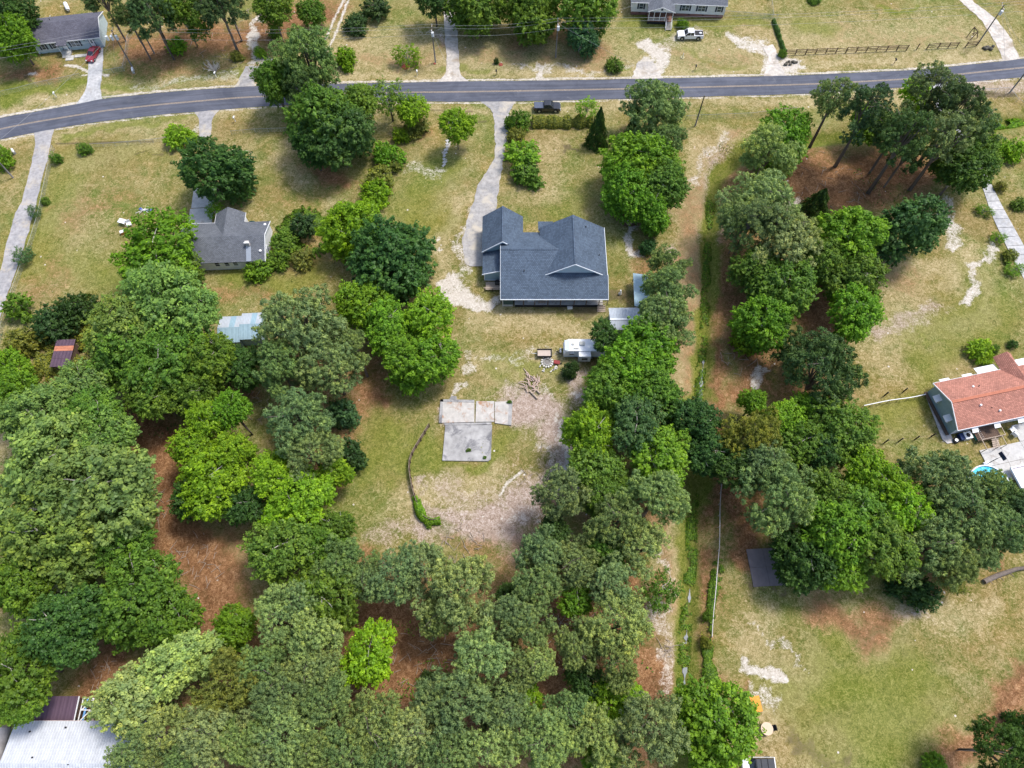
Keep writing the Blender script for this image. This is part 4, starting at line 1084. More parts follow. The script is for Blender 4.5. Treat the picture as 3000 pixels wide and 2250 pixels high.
def window(root, o, wd, h, nd=(0, -1, 0), cols=1, rows=2, shut=None, name='window', glass=None, fw=.07):
    ud = Vector((0, 0, 1)).cross(Vector(nd)); ud = -ud if ud.x < 0 else ud; F = frame4(o, ud, nd); mb = MB()
    for sx in (-1, 1): mb.box(sx * (wd / 2 + fw / 2), .04, 0, fw, .08, h + 2 * fw, M4=F)
    for sz in (-1, 1): mb.box(0, .04, sz * (h / 2 + fw / 2), wd, .08, fw, M4=F)
    for c in range(1, cols): mb.box(-wd / 2 + wd * c / cols, .045, 0, fw, .07, h, M4=F)
    if rows > 1: mb.box(0, .05, 0, wd, .05, fw * .8, M4=F)
    fr = mb.build(name, TRIM, root)
    for c in range(cols):
        for r in range(rows):
            q = MB(); q.box(-wd / 2 + wd * (c + .5) / cols, .025, -h / 2 + h * (r + .5) / rows, wd / cols - .02, .03, h / rows - .02, M4=F); q.build('pane', glass or GLASS, fr)
    if shut:
        for sx in (-1, 1): q = MB(); q.box(sx * (wd / 2 + fw + .2), .03, 0, .34, .06, h + .1, M4=F); q.build('shutter', shut, root)
def door(root, o, wd=.95, h=2.05, nd=(0, -1, 0), mat=None, glass=True):
    ud = Vector((0, 0, 1)).cross(Vector(nd)); ud = -ud if ud.x < 0 else ud; F = frame4(o, ud, nd); mb = MB(); mb.box(0, .03, h / 2, wd, .06, h, M4=F); d = mb.build('door', mat or WHITE, root)
    for sx in (-1, 1): q = MB(); q.box(sx * (wd / 2 + .06), .035, h / 2 + .03, .1, .09, h + .1, M4=F); q.build('door_trim', SHUT, root)
    q = MB(); q.box(0, .065, h * .68, wd * .4, .02, h * .38, M4=F); q.build('pane', GLASS, d)
    q = MB(); q.box(wd * .38, .08, h * .48, .06, .06, .12, M4=F); q.build('handle', STEEL, d)
def vent_pipe(root, x, y, z, mat=None, r=.07, h=.35, name='vent_pipe'): mb = MB(); mb.disc((x, y, z + h / 2), r, h, 10); mb.build(name, mat or STEEL, root)
def steps(root, x, y0, z0, wd, n_, run=.28, mat=None, dirn=-1, name='step'):
    for i in range(n_): z = z0 * (1 - (i + .5) / n_); mb = MB(); mb.box(x, y0 + dirn * run * (i + .5), z, wd, run * .92, .06); mb.build(name, mat or WOODL, root)

# ------------------------------------------------------------------ blue roofed house in the middle
hs = thing('house', 'large house with dark blue slate roof, two gabled wings and a long rear porch', 'house', (7.5, 76, 0)); W = dict(world=True)
mb = MB(); mb.box(7.65, 77.3, 1.6, 18.5, 11.4, 3.2); put(mb, 'wall', SID_G, hs, **W)
mb = MB(); mb.box(11.3, 78.6, 2.05, 11.2, 10.2, 4.1); put(mb, 'wall', SID_G, hs, **W)
mb = MB(); mb.box(-1.75, 83.05, 1.66, 6.9, 7.5, 3.32); put(mb, 'wall', SID_G, hs, **W)
mb = MB(); prism(mb, [(-5.1, 74.75, .45), (-2.15, 74.75, .45), (-2.15, 74.75, 3.75), (-5.1, 74.75, 2.75)], (0, 4.2, 0)); put(mb, 'wall', BLUEM, hs, **W)
mb = MB(); prism(mb, [(5.75, 73.35, 4.05), (16.85, 73.35, 4.05), (11.2, 73.35, 7.72)], (0, .2, 0)); put(mb, 'gable', M('pale_blue_gable', (.56, .66, .71), .05, 1, .6), hs, **W)
mb = MB(); prism(mb, [(5.75, 83.4, 4.05), (16.85, 83.4, 4.05), (11.2, 83.4, 7.6)], (0, .25, 0)); put(mb, 'gable', SID_G, hs, **W)
for y, d in ((79.32, .15), (86.6, .2)): mb = MB(); prism(mb, [(-5.2, y, 3.3), (1.7, y, 3.3), (-1.72, y, 6.25)], (0, d, 0)); put(mb, 'gable', BLUEM, hs, **W)
mb = MB(); slope(mb, [(-2.05, 68.65, 3.4), (17.3, 68.65, 3.4), (17.3, 72.9, 4.79), (15.6, 73.2, 4.89), (9.0, 77.5, 6.3), (-2.05, 77.5, 6.3)])
slope(mb, [(6.0, 83.45, 3.5), (-1.0, 83.45, 3.5), (-1.7, 79.3, 5.45), (-2.05, 79.3, 5.45), (-2.05, 77.5, 6.3), (8.8, 77.5, 6.3)]); put(mb, 'roof', SH_BLUE, hs, **W)
mb = MB(); slope(mb, [(5.15, 83.95, 4.2), (5.15, 73.0, 4.2), (11.2, 73.0, 8.0), (11.2, 83.95, 8.0)]); slope(mb, [(17.3, 73.0, 4.2), (17.3, 83.95, 4.2), (11.2, 83.95, 8.0), (11.2, 73.0, 8.0)]); put(mb, 'roof', SH_BLUE, hs, **W)
mb = MB(); slope(mb, [(-5.6, 87.15, 3.5), (-5.6, 78.95, 3.5), (-1.72, 78.95, 6.6), (-1.72, 87.15, 6.6)]); slope(mb, [(2.1, 78.95, 3.5), (2.1, 87.15, 3.5), (-1.72, 87.15, 6.6), (-1.72, 78.95, 6.6)]); put(mb, 'roof', SH_BLUE, hs, **W)
mb = MB(); slope(mb, [(-5.45, 79.2, 2.85), (-5.45, 74.4, 2.85), (-2.1, 74.4, 3.95), (-2.1, 79.2, 3.95)]); put(mb, 'roof', SH_BLUE, hs, **W)
mb = MB(); slope(mb, [(7.8, 86.1, 3.35), (4.95, 86.1, 3.35), (4.95, 83.5, 3.95), (7.8, 83.5, 3.95)]); put(mb, 'roof', SH_BLUE, hs, **W)
mb = MB(); edge(mb, [(5.15, 72.95, 4.2), (11.2, 72.95, 8.0), (17.3, 72.95, 4.2)]); edge(mb, [(-5.6, 78.9, 3.5), (-1.72, 78.9, 6.6), (-.9, 78.9, 5.95)]); edge(mb, [(-2.1, 68.6, 3.4), (17.35, 68.6, 3.4)])
edge(mb, [(-2.1, 68.6, 3.4), (-2.1, 77.5, 6.3), (-2.1, 79.2, 5.5)], .06); edge(mb, [(-5.5, 74.35, 2.85), (-2.15, 74.35, 3.95)]); edge(mb, [(17.35, 68.6, 3.4), (17.35, 73, 4.85)], .06); edge(mb, [(17.35, 73, 4.2), (17.35, 84, 4.2)], .08, .14)
edge(mb, [(5.6, 73.28, 4.35), (16.9, 73.28, 4.35)], .03, .05); put(mb, 'fascia', TRIM, hs, **W)
mb = MB(); mb.bar((-1.72, 79, 6.62), (-1.72, 87.1, 6.62), .3, .06); mb.bar((11.2, 73.1, 8.02), (11.2, 83.9, 8.02), .3, .06); mb.bar((-2, 77.5, 6.32), (8.5, 77.5, 6.32), .3, .06); put(mb, 'ridge_cap', SH_BLUE, hs, **W)
for x, y, z in ((2.2, 73.6, 4.9), (15.9, 77.0, 5.0), (13.6, 82.3, 6.4)): mb = MB(); mb.disc((x, y, z + .2), .09, .5, 10); put(mb, 'vent_pipe', DARK, hs, **W)
mb = MB(); mb.box(-5.12, 74.72, 1.6, .12, .1, 2.3); mb.box(-3.6, 74.72, .5, 3.1, .1, .12); put(mb, 'corner_trim', WHITE, hs, **W)
mb = MB(); mb.box(8.6, 70.4, .3, 16.2, 2.3, .6); put(mb, 'porch_floor', CONC, hs, **W)
mb = MB(); mb.box(-.75, 70.4, 1.95, 1.9, 2.2, 2.7); put(mb, 'porch_closet', M('dark_green_board', (.05, .09, .09), .2, 3), hs, **W)
mb = MB(); mb.box(-.75, 70.4, .3, 1.92, 2.22, .6); put(mb, 'closet_base', CONC, hs, **W)
mb = MB(); mb.box(-1.68, 69.28, 1.6, .1, .1, 3.2); put(mb, 'corner_trim', WHITE, hs, **W)
for px in (1533, 1566, 1604, 1641, 1680, 1715, 1752, 1776):
    x = g(px, 890)[0]; mb = MB(); mb.box(x, 69.2, 1.85, .14, .14, 2.9); put(mb, 'post', WOODD if px < 1750 else WOODL, hs, **W)
mb = MB(); mb.box(8.6, 69.18, .3, 16.1, .08, .56); put(mb, 'porch_skirt', DARK, hs, **W)
for i in range(4): mb = MB(); mb.box(16.4, 69.05 - .28 * i, .5 - .14 * i, 1.5, .27, .06); put(mb, 'step', WOODL, hs, **W)
mb = MB(); mb.bar((15.75, 69.2, 1.5), (17.1, 69.2, 1.5), .08, .08); mb.bar((15.75, 69.2, 1.0), (17.1, 69.2, 1.0), .08, .08); put(mb, 'railing', WOODL, hs, **W)
for x in (3.0, 7.2, 12.2): window(hs, (x - 7.5, 71.58 - 76, 2.0), 1.2, 1.3)
door(hs, (9.6 - 7.5, 71.58 - 76, .6))
def porch_item(px, py, z, name, label, cat, fn, mat):
    x, y = g(px, py, z); t = thing(name, label, cat, (x, y, z)); fn(t); return t
def bench(t):
    mb = MB(); mb.box(0, 0, .42, 1.5, .5, .06); mb.build('seat', WHITE, t); mb = MB(); mb.box(0, .24, .75, 1.5, .05, .5); mb.build('backrest', WHITE, t)
    for sx in (-.65, .65): mb = MB(); mb.box(sx, 0, .2, .06, .45, .4); mb.build('leg', WHITE, t)
b_ = thing('porch_bench', 'white bench under the rear porch of the blue roofed house', 'bench', (3.6, 69.9, .6)); bench(b_)
b_ = thing('porch_table', 'low wooden table under the rear porch beside the white bench', 'table', (5.5, 69.8, .6))
mb = MB(); mb.box(0, 0, .5, 1.3, .8, .06); mb.build('table_top', WOODL, b_)
for sx in (-.55, .55):
    for sy in (-.32, .32): mb = MB(); mb.box(sx, sy, .24, .07, .07, .48); mb.build('leg', WOODD, b_)
dk = thing('side_deck', 'small wooden landing with a rail beside the lean-to of the blue roofed house', 'deck', (-3.6, 73.6, 0))
for i in range(8): mb = MB(); mb.box(.2, -.85 + i * .22, .4, 3.0, .2, .05); mb.build('plank', WOODL, dk)
mb = MB(); mb.box(0, -1.0, 1.1, 3.3, .12, .08); mb.build('rail', WOODL, dk)
for sx in (-1.55, 0, 1.5): mb = MB(); mb.box(sx, -1.0, .55, .1, .1, 1.1); mb.build('post', WOODD, dk)
gk = thing('barbecue_grill', 'black barbecue grill on the side landing of the blue roofed house', 'grill', (-2.75, 73.9, .43))
mb = MB(); mb.ball((0, 0, .85), .5, .35, .28); mb.build('lid', DARK, gk, smooth=True); mb = MB(); mb.box(0, 0, .42, .8, .5, .7); mb.build('cart', DARK, gk, bevel=.03); mb = MB(); mb.bar((-.3, -.38, .9), (.3, -.38, .9), .04); mb.build('handle', STEEL, gk)

# ------------------------------------------------------------------ pale blue mobile home, top left
hs = thing('mobile_home', 'pale blue mobile home with grey roof and navy shutters in the top left', 'mobile home', (-106.09, 135.55, 0), R(9.34))
L_ = 14.3; mb = MB(); mb.box(L_ / 2, 4, 1.3, L_, 8, 2.6); mb.build('wall', SID_B, hs)
mb = MB(); prism(mb, [(L_ - .15, 0, 2.55), (L_ - .15, 8, 2.55), (L_ - .15, 4.4, 4.0)], (.15, 0, 0)); prism(mb, [(0, 0, 2.55), (0, 8, 2.55), (0, 4.4, 4.0)], (.15, 0, 0)); mb.build('gable', SID_B, hs)
mb = MB(); slope(mb, [(-.3, -.3, 2.62), (L_ + .2, -.3, 2.62), (L_ + .2, 4.4, 4.15), (-.3, 4.4, 4.15)]); slope(mb, [(L_ + .2, 8.3, 2.7), (-.3, 8.3, 2.7), (-.3, 4.4, 4.15), (L_ + .2, 4.4, 4.15)]); mb.build('roof', SH_VIO, hs)
mb = MB(); edge(mb, [(-.3, -.34, 2.62), (L_ + .22, -.34, 2.62)], .06, .16); edge(mb, [(L_ + .25, -.3, 2.62), (L_ + .25, 4.4, 4.15), (L_ + .25, 8.3, 2.7)], .08, .16); mb.box(L_ - .05, -.03, 1.3, .14, .08, 2.6); mb.box(.05, -.03, 1.3, .14, .08, 2.6); mb.build('fascia', WHITE, hs)
for x, c_ in ((1.75, 1), (4.0, 1)): window(hs, (x, -.02, 1.6), .75, 1.25, shut=SHUT, cols=c_)
window(hs, (8.6, -.02, 1.6), 1.7, 1.3, cols=2, shut=SHUT); door(hs, (12.2, -.02, .25)); door(hs, (6.15, -.02, .5))
mb = MB(); mb.box(6.2, -.75, .25, 1.9, 1.4, .5); mb.build('stoop', CONC, hs)
for sx in (5.3, 7.1): mb = MB(); mb.box(sx, -1.35, 1.35, .1, .1, 2.5); mb.build('post', WHITE, hs)
mb = MB(); slope(mb, [(5.1, -1.6, 2.55), (7.35, -1.6, 2.55), (7.35, -.2, 2.8), (5.1, -.2, 2.8)], .08); mb.build('porch_roof', SH_VIO, hs)
for i in range(3): mb = MB(); mb.box(6.2, -1.6 - .28 * i, .4 - .13 * i, 1.8, .27, .1); mb.build('step', CONC, hs)
vent_pipe(hs, 3.6, 6.0, 3.6, DARK); vent_pipe(hs, 10.9, -.2, 2.2, DARK, .1, .3, 'wall_lamp')
pw = thing('walkway', 'concrete pad and short walkway from the mobile home steps to the driveway', 'walkway', (*g(206, 170), 0), R(7)); pw['kind'] = 'structure'
for nm, a in (('slab', (-.1, 0, 1.7, 1.5)), ('slab', (2.1, .45, 2.4, .85)), ('slab', (4.3, .5, 1.9, .85))): mb = MB(); mb.box(a[0], a[1], .03, a[2], a[3], .1); mb.build(nm, CONC, pw)
# ------------------------------------------------------------------ white house with gabled porch, top
hs = thing('house', 'long white house with grey roof, brick skirt and gabled front porch at the top', 'house', (27.54, 148.65, 0), R(-3.44)); L_ = 21.3
mb = MB(); mb.box(L_ / 2, 4.2, .4, L_ - .1, 8.4, .8); mb.build('foundation', BRICK, hs)
mb = MB(); mb.box(L_ / 2, 4.2, 2.1, L_, 8.5, 2.6); mb.build('wall', SID_W, hs)
mb = MB(); slope(mb, [(-.3, -.4, 3.35), (L_ + .3, -.4, 3.35), (L_ + .3, 4.2, 5.1), (-.3, 4.2, 5.1)]); slope(mb, [(L_ + .3, 8.8, 3.35), (-.3, 8.8, 3.35), (-.3, 4.2, 5.1), (L_ + .3, 4.2, 5.1)]); mb.build('roof', SH_GREY, hs)
mb = MB(); prism(mb, [(0, -.02, 3.35), (0, 8.4, 3.35), (0, 4.2, 4.95)], (.1, 0, 0)); prism(mb, [(L_ - .1, -.02, 3.35), (L_ - .1, 8.4, 3.35), (L_ - .1, 4.2, 4.95)], (.1, 0, 0)); mb.build('gable', SID_W, hs)
mb = MB(); edge(mb, [(-.3, -.44, 3.35), (L_ + .3, -.44, 3.35)], .06, .15); mb.box(.05, -.1, 2.1, .14, .06, 2.6); mb.box(L_ - .05, -.1, 2.1, .14, .06, 2.6); mb.build('fascia', WHITE, hs)
for x, c_, w_ in ((2.15, 1, .85), (12.25, 2, 1.6), (15.95, 2, 1.6), (19.95, 1, .85)): window(hs, (x, -.06, 2.25), w_, 1.3, cols=c_, shut=SHUT)
for x in (2.0, 10.2, 13.4, 16.6, 19.9): mb = MB(); mb.box(x, -.03, .55, .4, .04, .18); mb.build('foundation_vent', DARK, hs)
x0, x1, yb = 3.75, 9.35, -3.0; mb = MB(); mb.box((x0 + x1) / 2, yb / 2, .75, x1 - x0, -yb, .12); mb.build('porch_floor', M('porch_deck_brown', (.2, .1, .07), .25, 4), hs)
mb = MB(); mb.box((x0 + x1) / 2 - .6, yb + .05, .36, x1 - x0 - 1.2, .05, .7); mb.build('porch_skirt', DARK, hs)
for x in (x0 + .1, x0 + 1.3, x0 + 2.6, x0 + 3.9, x1 - .1): mb = MB(); mb.box(x, yb + .08, 2.0, .12, .12, 2.5); mb.build('post', WHITE, hs)
for a, b2 in ((x0 + .1, x0 + 1.3), (x0 + 1.3, x0 + 2.6), (x0 + 2.6, x0 + 3.9)):
    mb = MB(); mb.bar((a, yb + .08, 1.65), (b2, yb + .08, 1.65), .07, .06); mb.bar((a, yb + .08, .95), (b2, yb + .08, .95), .05, .05)
    for k_ in range(1, 9): mb.box(a + (b2 - a) * k_ / 9, yb + .08, 1.3, .035, .035, .7)
    mb.build('railing', WHITE, hs)
xm = (x0 + x1) / 2; mb = MB(); slope(mb, [(x0 - .25, 1.5, 3.25), (x0 - .25, yb - .25, 3.25), (xm, yb - .25, 4.45), (xm, 2.6, 4.45)]); slope(mb, [(x1 + .25, yb - .25, 3.25), (x1 + .25, 1.5, 3.25), (xm, 2.6, 4.45), (xm, yb - .25, 4.45)]); mb.build('porch_roof', SH_GREY, hs)
mb = MB(); prism(mb, [(x0 - .1, yb, 3.2), (x1 + .1, yb, 3.2), (xm, yb, 4.3)], (0, .12, 0)); mb.build('porch_gable', WHITE, hs)
mb = MB(); edge(mb, [(x0 - .3, yb - .28, 3.25), (xm, yb - .28, 4.45), (x1 + .3, yb - .28, 3.25)], .05, .14); mb.build('fascia', WHITE, hs)
mb = MB(); mb.disc((xm, yb - .03, 3.72), .24, .06, 16, 'Y'); mb.build('gable_vent', SHUT, hs)
door(hs, (7.3, -.06, .8)); window(hs, (4.9, -.06, 2.2), .9, 1.2)
for i in range(7): mb = MB(); mb.box(8.55, yb - .15 - .27 * i, .72 - .1 * i, 1.3, .25, .05); mb.build('step', M('grey_step', (.35, .33, .32), .2, 3), hs)
for sx in (7.9, 9.2):
    mb = MB(); mb.bar((sx, yb, 1.65), (sx, yb - 2.0, 1.0), .07); mb.box(sx, yb - 2.0, .5, .09, .09, 1.0); mb.bar((sx, yb, .8), (sx, yb - 2.0, .1), .05, .12); mb.build('handrail', WHITE, hs)
# ------------------------------------------------------------------ white cottage with grey T shaped roof, left
hs = thing('cottage', 'white cottage with worn grey T shaped roof in the left yard', 'cottage', (-58.32, 77.25, 0), R(2.6)); xl, xr = -3.5, 12.1
mb = MB(); mb.box((xl + xr) / 2, 4.3, 1.3, xr - xl, 8.6, 2.6); mb.box(4.7, 9.6, 1.3, 5.2, 2.4, 2.6); mb.build('wall', SID_W, hs)
mb = MB(); prism(mb, [(xr - .1, -.05, 2.55), (xr - .1, 8.6, 2.55), (xr - .1, 4.2, 4.35)], (.12, 0, 0)); prism(mb, [(2.2, 10.7, 2.55), (7.2, 10.7, 2.55), (4.7, 10.7, 4.2)], (0, .12, 0)); mb.build('gable', WHITE, hs)
mb = MB(); slope(mb, [(xl - .3, -.35, 2.7), (xr + .3, -.35, 2.7), (xr + .3, 4.2, 4.6), (xl - .3, 4.2, 4.6)]); slope(mb, [(xr + .3, 8.9, 2.7), (xl - .3, 8.9, 2.7), (xl - .3, 4.2, 4.6), (xr + .3, 4.2, 4.6)]); mb.build('roof', SH_GREY, hs)
mb = MB(); slope(mb, [(1.9, 11.2, 2.7), (1.9, 7.8, 2.7), (4.7, 4.5, 4.5), (4.7, 11.2, 4.5)]); slope(mb, [(7.5, 7.8, 2.7), (7.5, 11.2, 2.7), (4.7, 11.2, 4.5), (4.7, 4.5, 4.5)]); mb.build('roof', SH_GREY, hs)
mb = MB(); edge(mb, [(xr + .34, -.35, 2.7), (xr + .34, 4.2, 4.6), (xr + .34, 8.9, 2.7)], .1, .18); mb.build('fascia', WHITE, hs)
for e_ in ([(1.86, 7.8, 2.7), (1.86, 11.2, 2.7)], [(7.54, 9, 2.7), (7.54, 11.2, 2.7)], [(xl, 8.95, 2.7), (1.9, 8.95, 2.7)]): mb = MB(); edge(mb, e_, .06, .14); mb.build('fascia', WHITE, hs)
for x in (3.2, 5.0): window(hs, (x, -.02, 1.75), .8, .95, glass=DARK)
window(hs, (6.6, -.02, 1.75), .8, .95)
mb = MB(); mb.box(9.35, 2.55, 4.3, .75, .55, 1.1); mb.build('chimney', M('chimney_white', (.55, .52, .5), .2, 5), hs); mb = MB(); mb.box(9.35, 2.35, 4.9, .9, .3, .06); mb.build('chimney_cap', WHITE, hs)
mb = MB(); slope(mb, [(8.95, -.3, 2.76), (9.85, -.3, 2.76), (9.85, 2.3, 3.86), (8.95, 2.3, 3.86)], .03); mb.build('roof_patch', M('pale_roof_patch', (.3, .34, .4), .1, 2), hs)
for x, y, z in ((11.7, 7.7, 3.15), (11.6, 1.4, 3.45)): mb = MB(); mb.ball((x, y, z + .15), .28, .28, .12, 6, 12); mb.build('roof_ventilator', WHITE, hs, smooth=True)
window(hs, (xr + .02, 3.2, 1.6), .9, 1.1, nd=(1, 0, 0))
dr_ = thing('open_door', 'dark green door standing open at the cottage wing', 'door', (-50.6, 87.2, 0)); mb = MB(); mb.box(.5, 0, 1.1, 1.0, .06, 2.0); mb.build('panel', M('dark_green_door', (.02, .12, .1), .2, 3), dr_)
pt = thing('patio', 'grey concrete patio with parked junk behind the cottage', 'patio', (*g(588, 640), 0), R(5)); pt['kind'] = 'structure'
mb = MB(); mb.box(0, 0, .02, 4.6, 5.0, .1); mb.build('slab', CONC, pt); mb = MB(); mb.box(0, 5.2, .02, 4.2, 5.0, .1); mb.build('slab', CONC, pt)
# ------------------------------------------------------------------ red roofed house, right edge
hs = thing('house', 'long house with red shingle roof and slate blue gable wall at the right edge', 'house', (73.78, 43.9, 0), R(12.2)); L_ = 22
mb = MB(); mb.box(L_ / 2, 4, 1.6, L_, 8, 3.2); mb.build('wall', SID_W, hs)
mb = MB(); mb.box(-.03, 4, 1.6, .06, 8.05, 3.2); prism(mb, [(-.06, 0, 3.1), (-.06, 8, 3.1), (-.06, 4, 4.9)], (.12, 0, 0)); mb.build('gable', BLUEM, hs)
mb = MB(); slope(mb, [(-.45, -.4, 3.2), (L_, -.4, 3.2), (L_, 4, 5.1), (-.45, 4, 5.1)]); slope(mb, [(L_, 8.4, 3.2), (-.45, 8.4, 3.2), (-.45, 4, 5.1), (L_, 4, 5.1)]); mb.build('roof', SH_RED, hs)
mb = MB(); slope(mb, [(12.0, 10.9, 3.2), (12.0, 8.0, 3.2), (14.0, 4.6, 4.9), (13.7, 10.9, 4.5)]); slope(mb, [(15.3, 8.0, 3.2), (15.3, 10.9, 3.2), (13.7, 10.9, 4.5), (14.0, 4.6, 4.9)]); mb.build('roof', SH_RED, hs)
mb = MB(); mb.bar((-.4, 4, 5.13), (L_, 4, 5.13), .5, .05); mb.build('ridge_cap', M('ridge_red', (.42, .15, .09), .15, 3), hs)
mb = MB(); edge(mb, [(-.5, -.42, 3.2), (L_, -.42, 3.2)], .08, .18); edge(mb, [(-.5, -.4, 3.2), (-.5, 4, 5.1), (-.5, 8.4, 3.2)], .1, .2); edge(mb, [(-.4, 8.45, 3.2), (12, 8.45, 3.2)], .06, .15); mb.build('fascia', TRIM, hs)
for y in (2.2, 5.9):
    window(hs, (-.08, y, 1.9), .9, 1.2, nd=(-1, 0, 0)); mb = MB(); slope(mb, [(-1.0, y + .6, 2.25), (-1.0, y - .6, 2.25), (-.06, y - .6, 2.75), (-.06, y + .6, 2.75)], .05); mb.build('awning', WHITE, hs)
mb = MB(); mb.box(-.45, 4, .35, .55, 8.2, .1); mb.build('side_deck', WOODD, hs)
for x in (2.9, 6.9, 11.2, 12.9): mb = MB(); slope(mb, [(x - .55, -1.15, 2.4), (x + .55, -1.15, 2.4), (x + .55, -.02, 2.85), (x - .55, -.02, 2.85)], .05); mb.build('awning', WHITE, hs); window(hs, (x, -.03, 1.7), .9, 1.1)
for x in (2.2, 6.4): mb = MB(); slope(mb, [(x + .9, 9.1, 2.5), (x - .9, 9.1, 2.5), (x - .9, 8.05, 2.9), (x + .9, 8.05, 2.9)], .05); mb.build('awning', WHITE, hs)
for x, w_ in ((10.0, 1.9), (17.5, 1.8)): mb = MB(); slope(mb, [(x + w_, 9.8, 2.6), (x - w_, 9.8, 2.6), (x - w_, 8.1, 3.0), (x + w_, 8.1, 3.0)], .06); mb.build('awning', WHITE, hs)
for x, y, z in ((5.0, 6.1, 4.1), (4.3, 2.6, 4.5), (7.4, 1.2, 3.9), (12.9, 1.1, 3.9)): vent_pipe(hs, x, y, z, WHITE, .17, .3)
for x, y, z in ((6.0, 6.0, 4.2), (6.2, 1.9, 4.1)): vent_pipe(hs, x, y, z, DARK, .08, .25)
bd = thing('border_bed', 'pale stone border bed running along the slate blue gable wall', 'stone border', (0, 0, 0)); bd['kind'] = 'structure'
BED = [g(*p) for p in ((2712, 1160), (2760, 1288), (2775, 1300), (2795, 1296), (2735, 1165), (2730, 1148))]
quad_slab('bed', BED, -.05, .1, M('pale_stone', (.52, .49, .47), .3, 1.5, .9, .03), bd)
# patio of that house: concrete slabs, each a part
pt = thing('patio', 'pale concrete patio of big slabs below the red roofed house', 'patio', (84.0, 40.5, 0), R(12.2)); pt['kind'] = 'structure'
for i, x in enumerate((-3.75, 0, 3.75, 7.5)):
    for j, y in enumerate((-2.6, .35, 3.3)):
        if j == 2 and i < 2: continue
        mb = MB(); mb.box(x, y, .04, 3.7, 2.9, .12); mb.build('slab', CONC, pt)
dk = thing('patio_deck', 'grey wooden deck with steps and open railings at the red roofed house', 'deck', (*g(2885, 1277), 0), R(12.2))
for i in range(14): mb = MB(); mb.box(-2.0 + i * .3, .6, .8, .28, 3.0, .05); mb.build('plank', WOODD, dk)
for a in (((-2.1, -.9), (2.2, -.9)), ((-2.1, -.9), (-2.1, 2.1)), ((2.2, -.9), (2.2, 2.1)), ((.2, -.9), (.2, -2.6)), ((1.5, -.9), (1.5, -2.6)), ((-2.1, -2.6), (.2, -2.6)), ((-2.1, -.9), (-2.1, -2.6))):
    mb = MB(); mb.bar((*a[0], 1.7), (*a[1], 1.7), .1, .05); mb.box(*a[0], .85, .09, .09, 1.7); mb.box(*a[1], .85, .09, .09, 1.7); mb.build('railing', WOODL, dk)
for i in range(5): mb = MB(); mb.box(.85, -1.05 - .3 * i, .68 - .14 * i, 1.2, .28, .05); mb.build('step', WOODL, dk)
for i in range(9): mb = MB(); mb.box(-1.6, -.7 + i * .3, 1.25, .05, .06, .85); mb.build('baluster', WHITE, dk)
ac = thing('air_conditioner', 'white square air conditioner with round black fan by the red roofed house', 'air conditioner', (*g(2828, 1280), 0), R(12))
mb = MB(); mb.box(0, 0, .45, 1.3, 1.2, .9); mb.build('cabinet', WHITE, ac, bevel=.04); mb = MB(); mb.disc((0, 0, .92), .36, .04, 18); mb.build('fan_guard', DARK, ac)
for i_, (px, py, nm, lab, mt, sz) in enumerate([(2812, 1283, 'storage_bin', 'dark blue storage bin left of the round fan unit', M('blue_bin', (.02, .04, .12), .2, 3), (.7, 1.1, .7)), (2857, 1262, 'storage_bin', 'white lidded bin beside the grey deck', WHITE, (1.0, .8, .6)), (2798, 1292, 'tyre_stack', 'dark tyres lying at the house corner', DARK, (1, 1, .4)), (2864, 1280, 'sandbox', 'turquoise covered sandbox next to the deck', M('turquoise_plastic', (.05, .35, .3), .15, 3), (1.3, 1.0, .3))]):
    t = thing(nm, lab, nm.replace('_', ' '), (*g(px, py), 0), R(12)); mb = MB()
    if 'tyre' in nm:
        for z in (.12, .36): mb.disc((0, 0, z), .45, .22, 16)
    else: mb.box(0, 0, sz[2] / 2, *sz)
    mb.build('body', mt, t, bevel=.05); mb = MB(); mb.box(0, 0, sz[2] + .03, sz[0] * 1.05, sz[1] * 1.05, .06) if 'tyre' not in nm else mb.disc((0, 0, .49), .25, .03, 14); mb.build('lid' if 'tyre' not in nm else 'hub', mt if 'tyre' not in nm else STEEL, t)
def chair(t, mat):
    mb = MB(); mb.box(0, 0, .42, .6, .6, .06); mb.build('seat', mat, t, bevel=.02); mb = MB(); mb.box(0, .28, .75, .6, .06, .65); mb.build('backrest', mat, t)
    for sx in (-.26, .26):
        for sy in (-.26, .26): mb = MB(); mb.box(sx, sy, .2, .05, .05, .4); mb.build('leg', mat, t)
for px, py, lab, rz in ((2962, 1262, 'upper white chair on the concrete patio', .5), (2968, 1275, 'lower white chair on the concrete patio', 2.2)):
    t = thing('patio_chair', lab, 'chair', (*g(px, py), .1), rz, 'white patio chairs'); t.scale = (1.5, 1.5, 1.1); chair(t, WHITE)
hp = thing('basketball_hoop', 'basketball hoop with dark backboard standing at the patio corner', 'basketball hoop', (*g(2892, 1359), 0), R(20))
mb = MB(); mb.tube([(0, 0, 0), (.1, 0, 2.4), (.7, 0, 3.0)], .06, 8); mb.build('pole', DARK, hp); mb = MB(); mb.box(.75, 0, 3.1, .06, 1.4, .9); mb.build('backboard', M('navy_board', (.02, .025, .07), .1, 2), hp)
mb = MB(); mb.tube([(1.05 + .23 * math.cos(a), .23 * math.sin(a), 2.85) for a in np.linspace(0, 6.28, 14)], .02, 5); mb.build('rim', M('rim_orange', (.5, .12, .03), .1, 2), hp); mb = MB(); mb.box(-.2, 0, .15, 1.0, .8, .3); mb.build('base', WHITE, hp, bevel=.05)
pl = thing('swimming_pool', 'round turquoise pool glimpsed under the pines at the right', 'pool', (*g(2888, 1425), 0)); PR = 3.2
mb = MB(); ring = [(PR * math.cos(a), PR * math.sin(a)) for a in np.linspace(0, 6.2832, 33)]
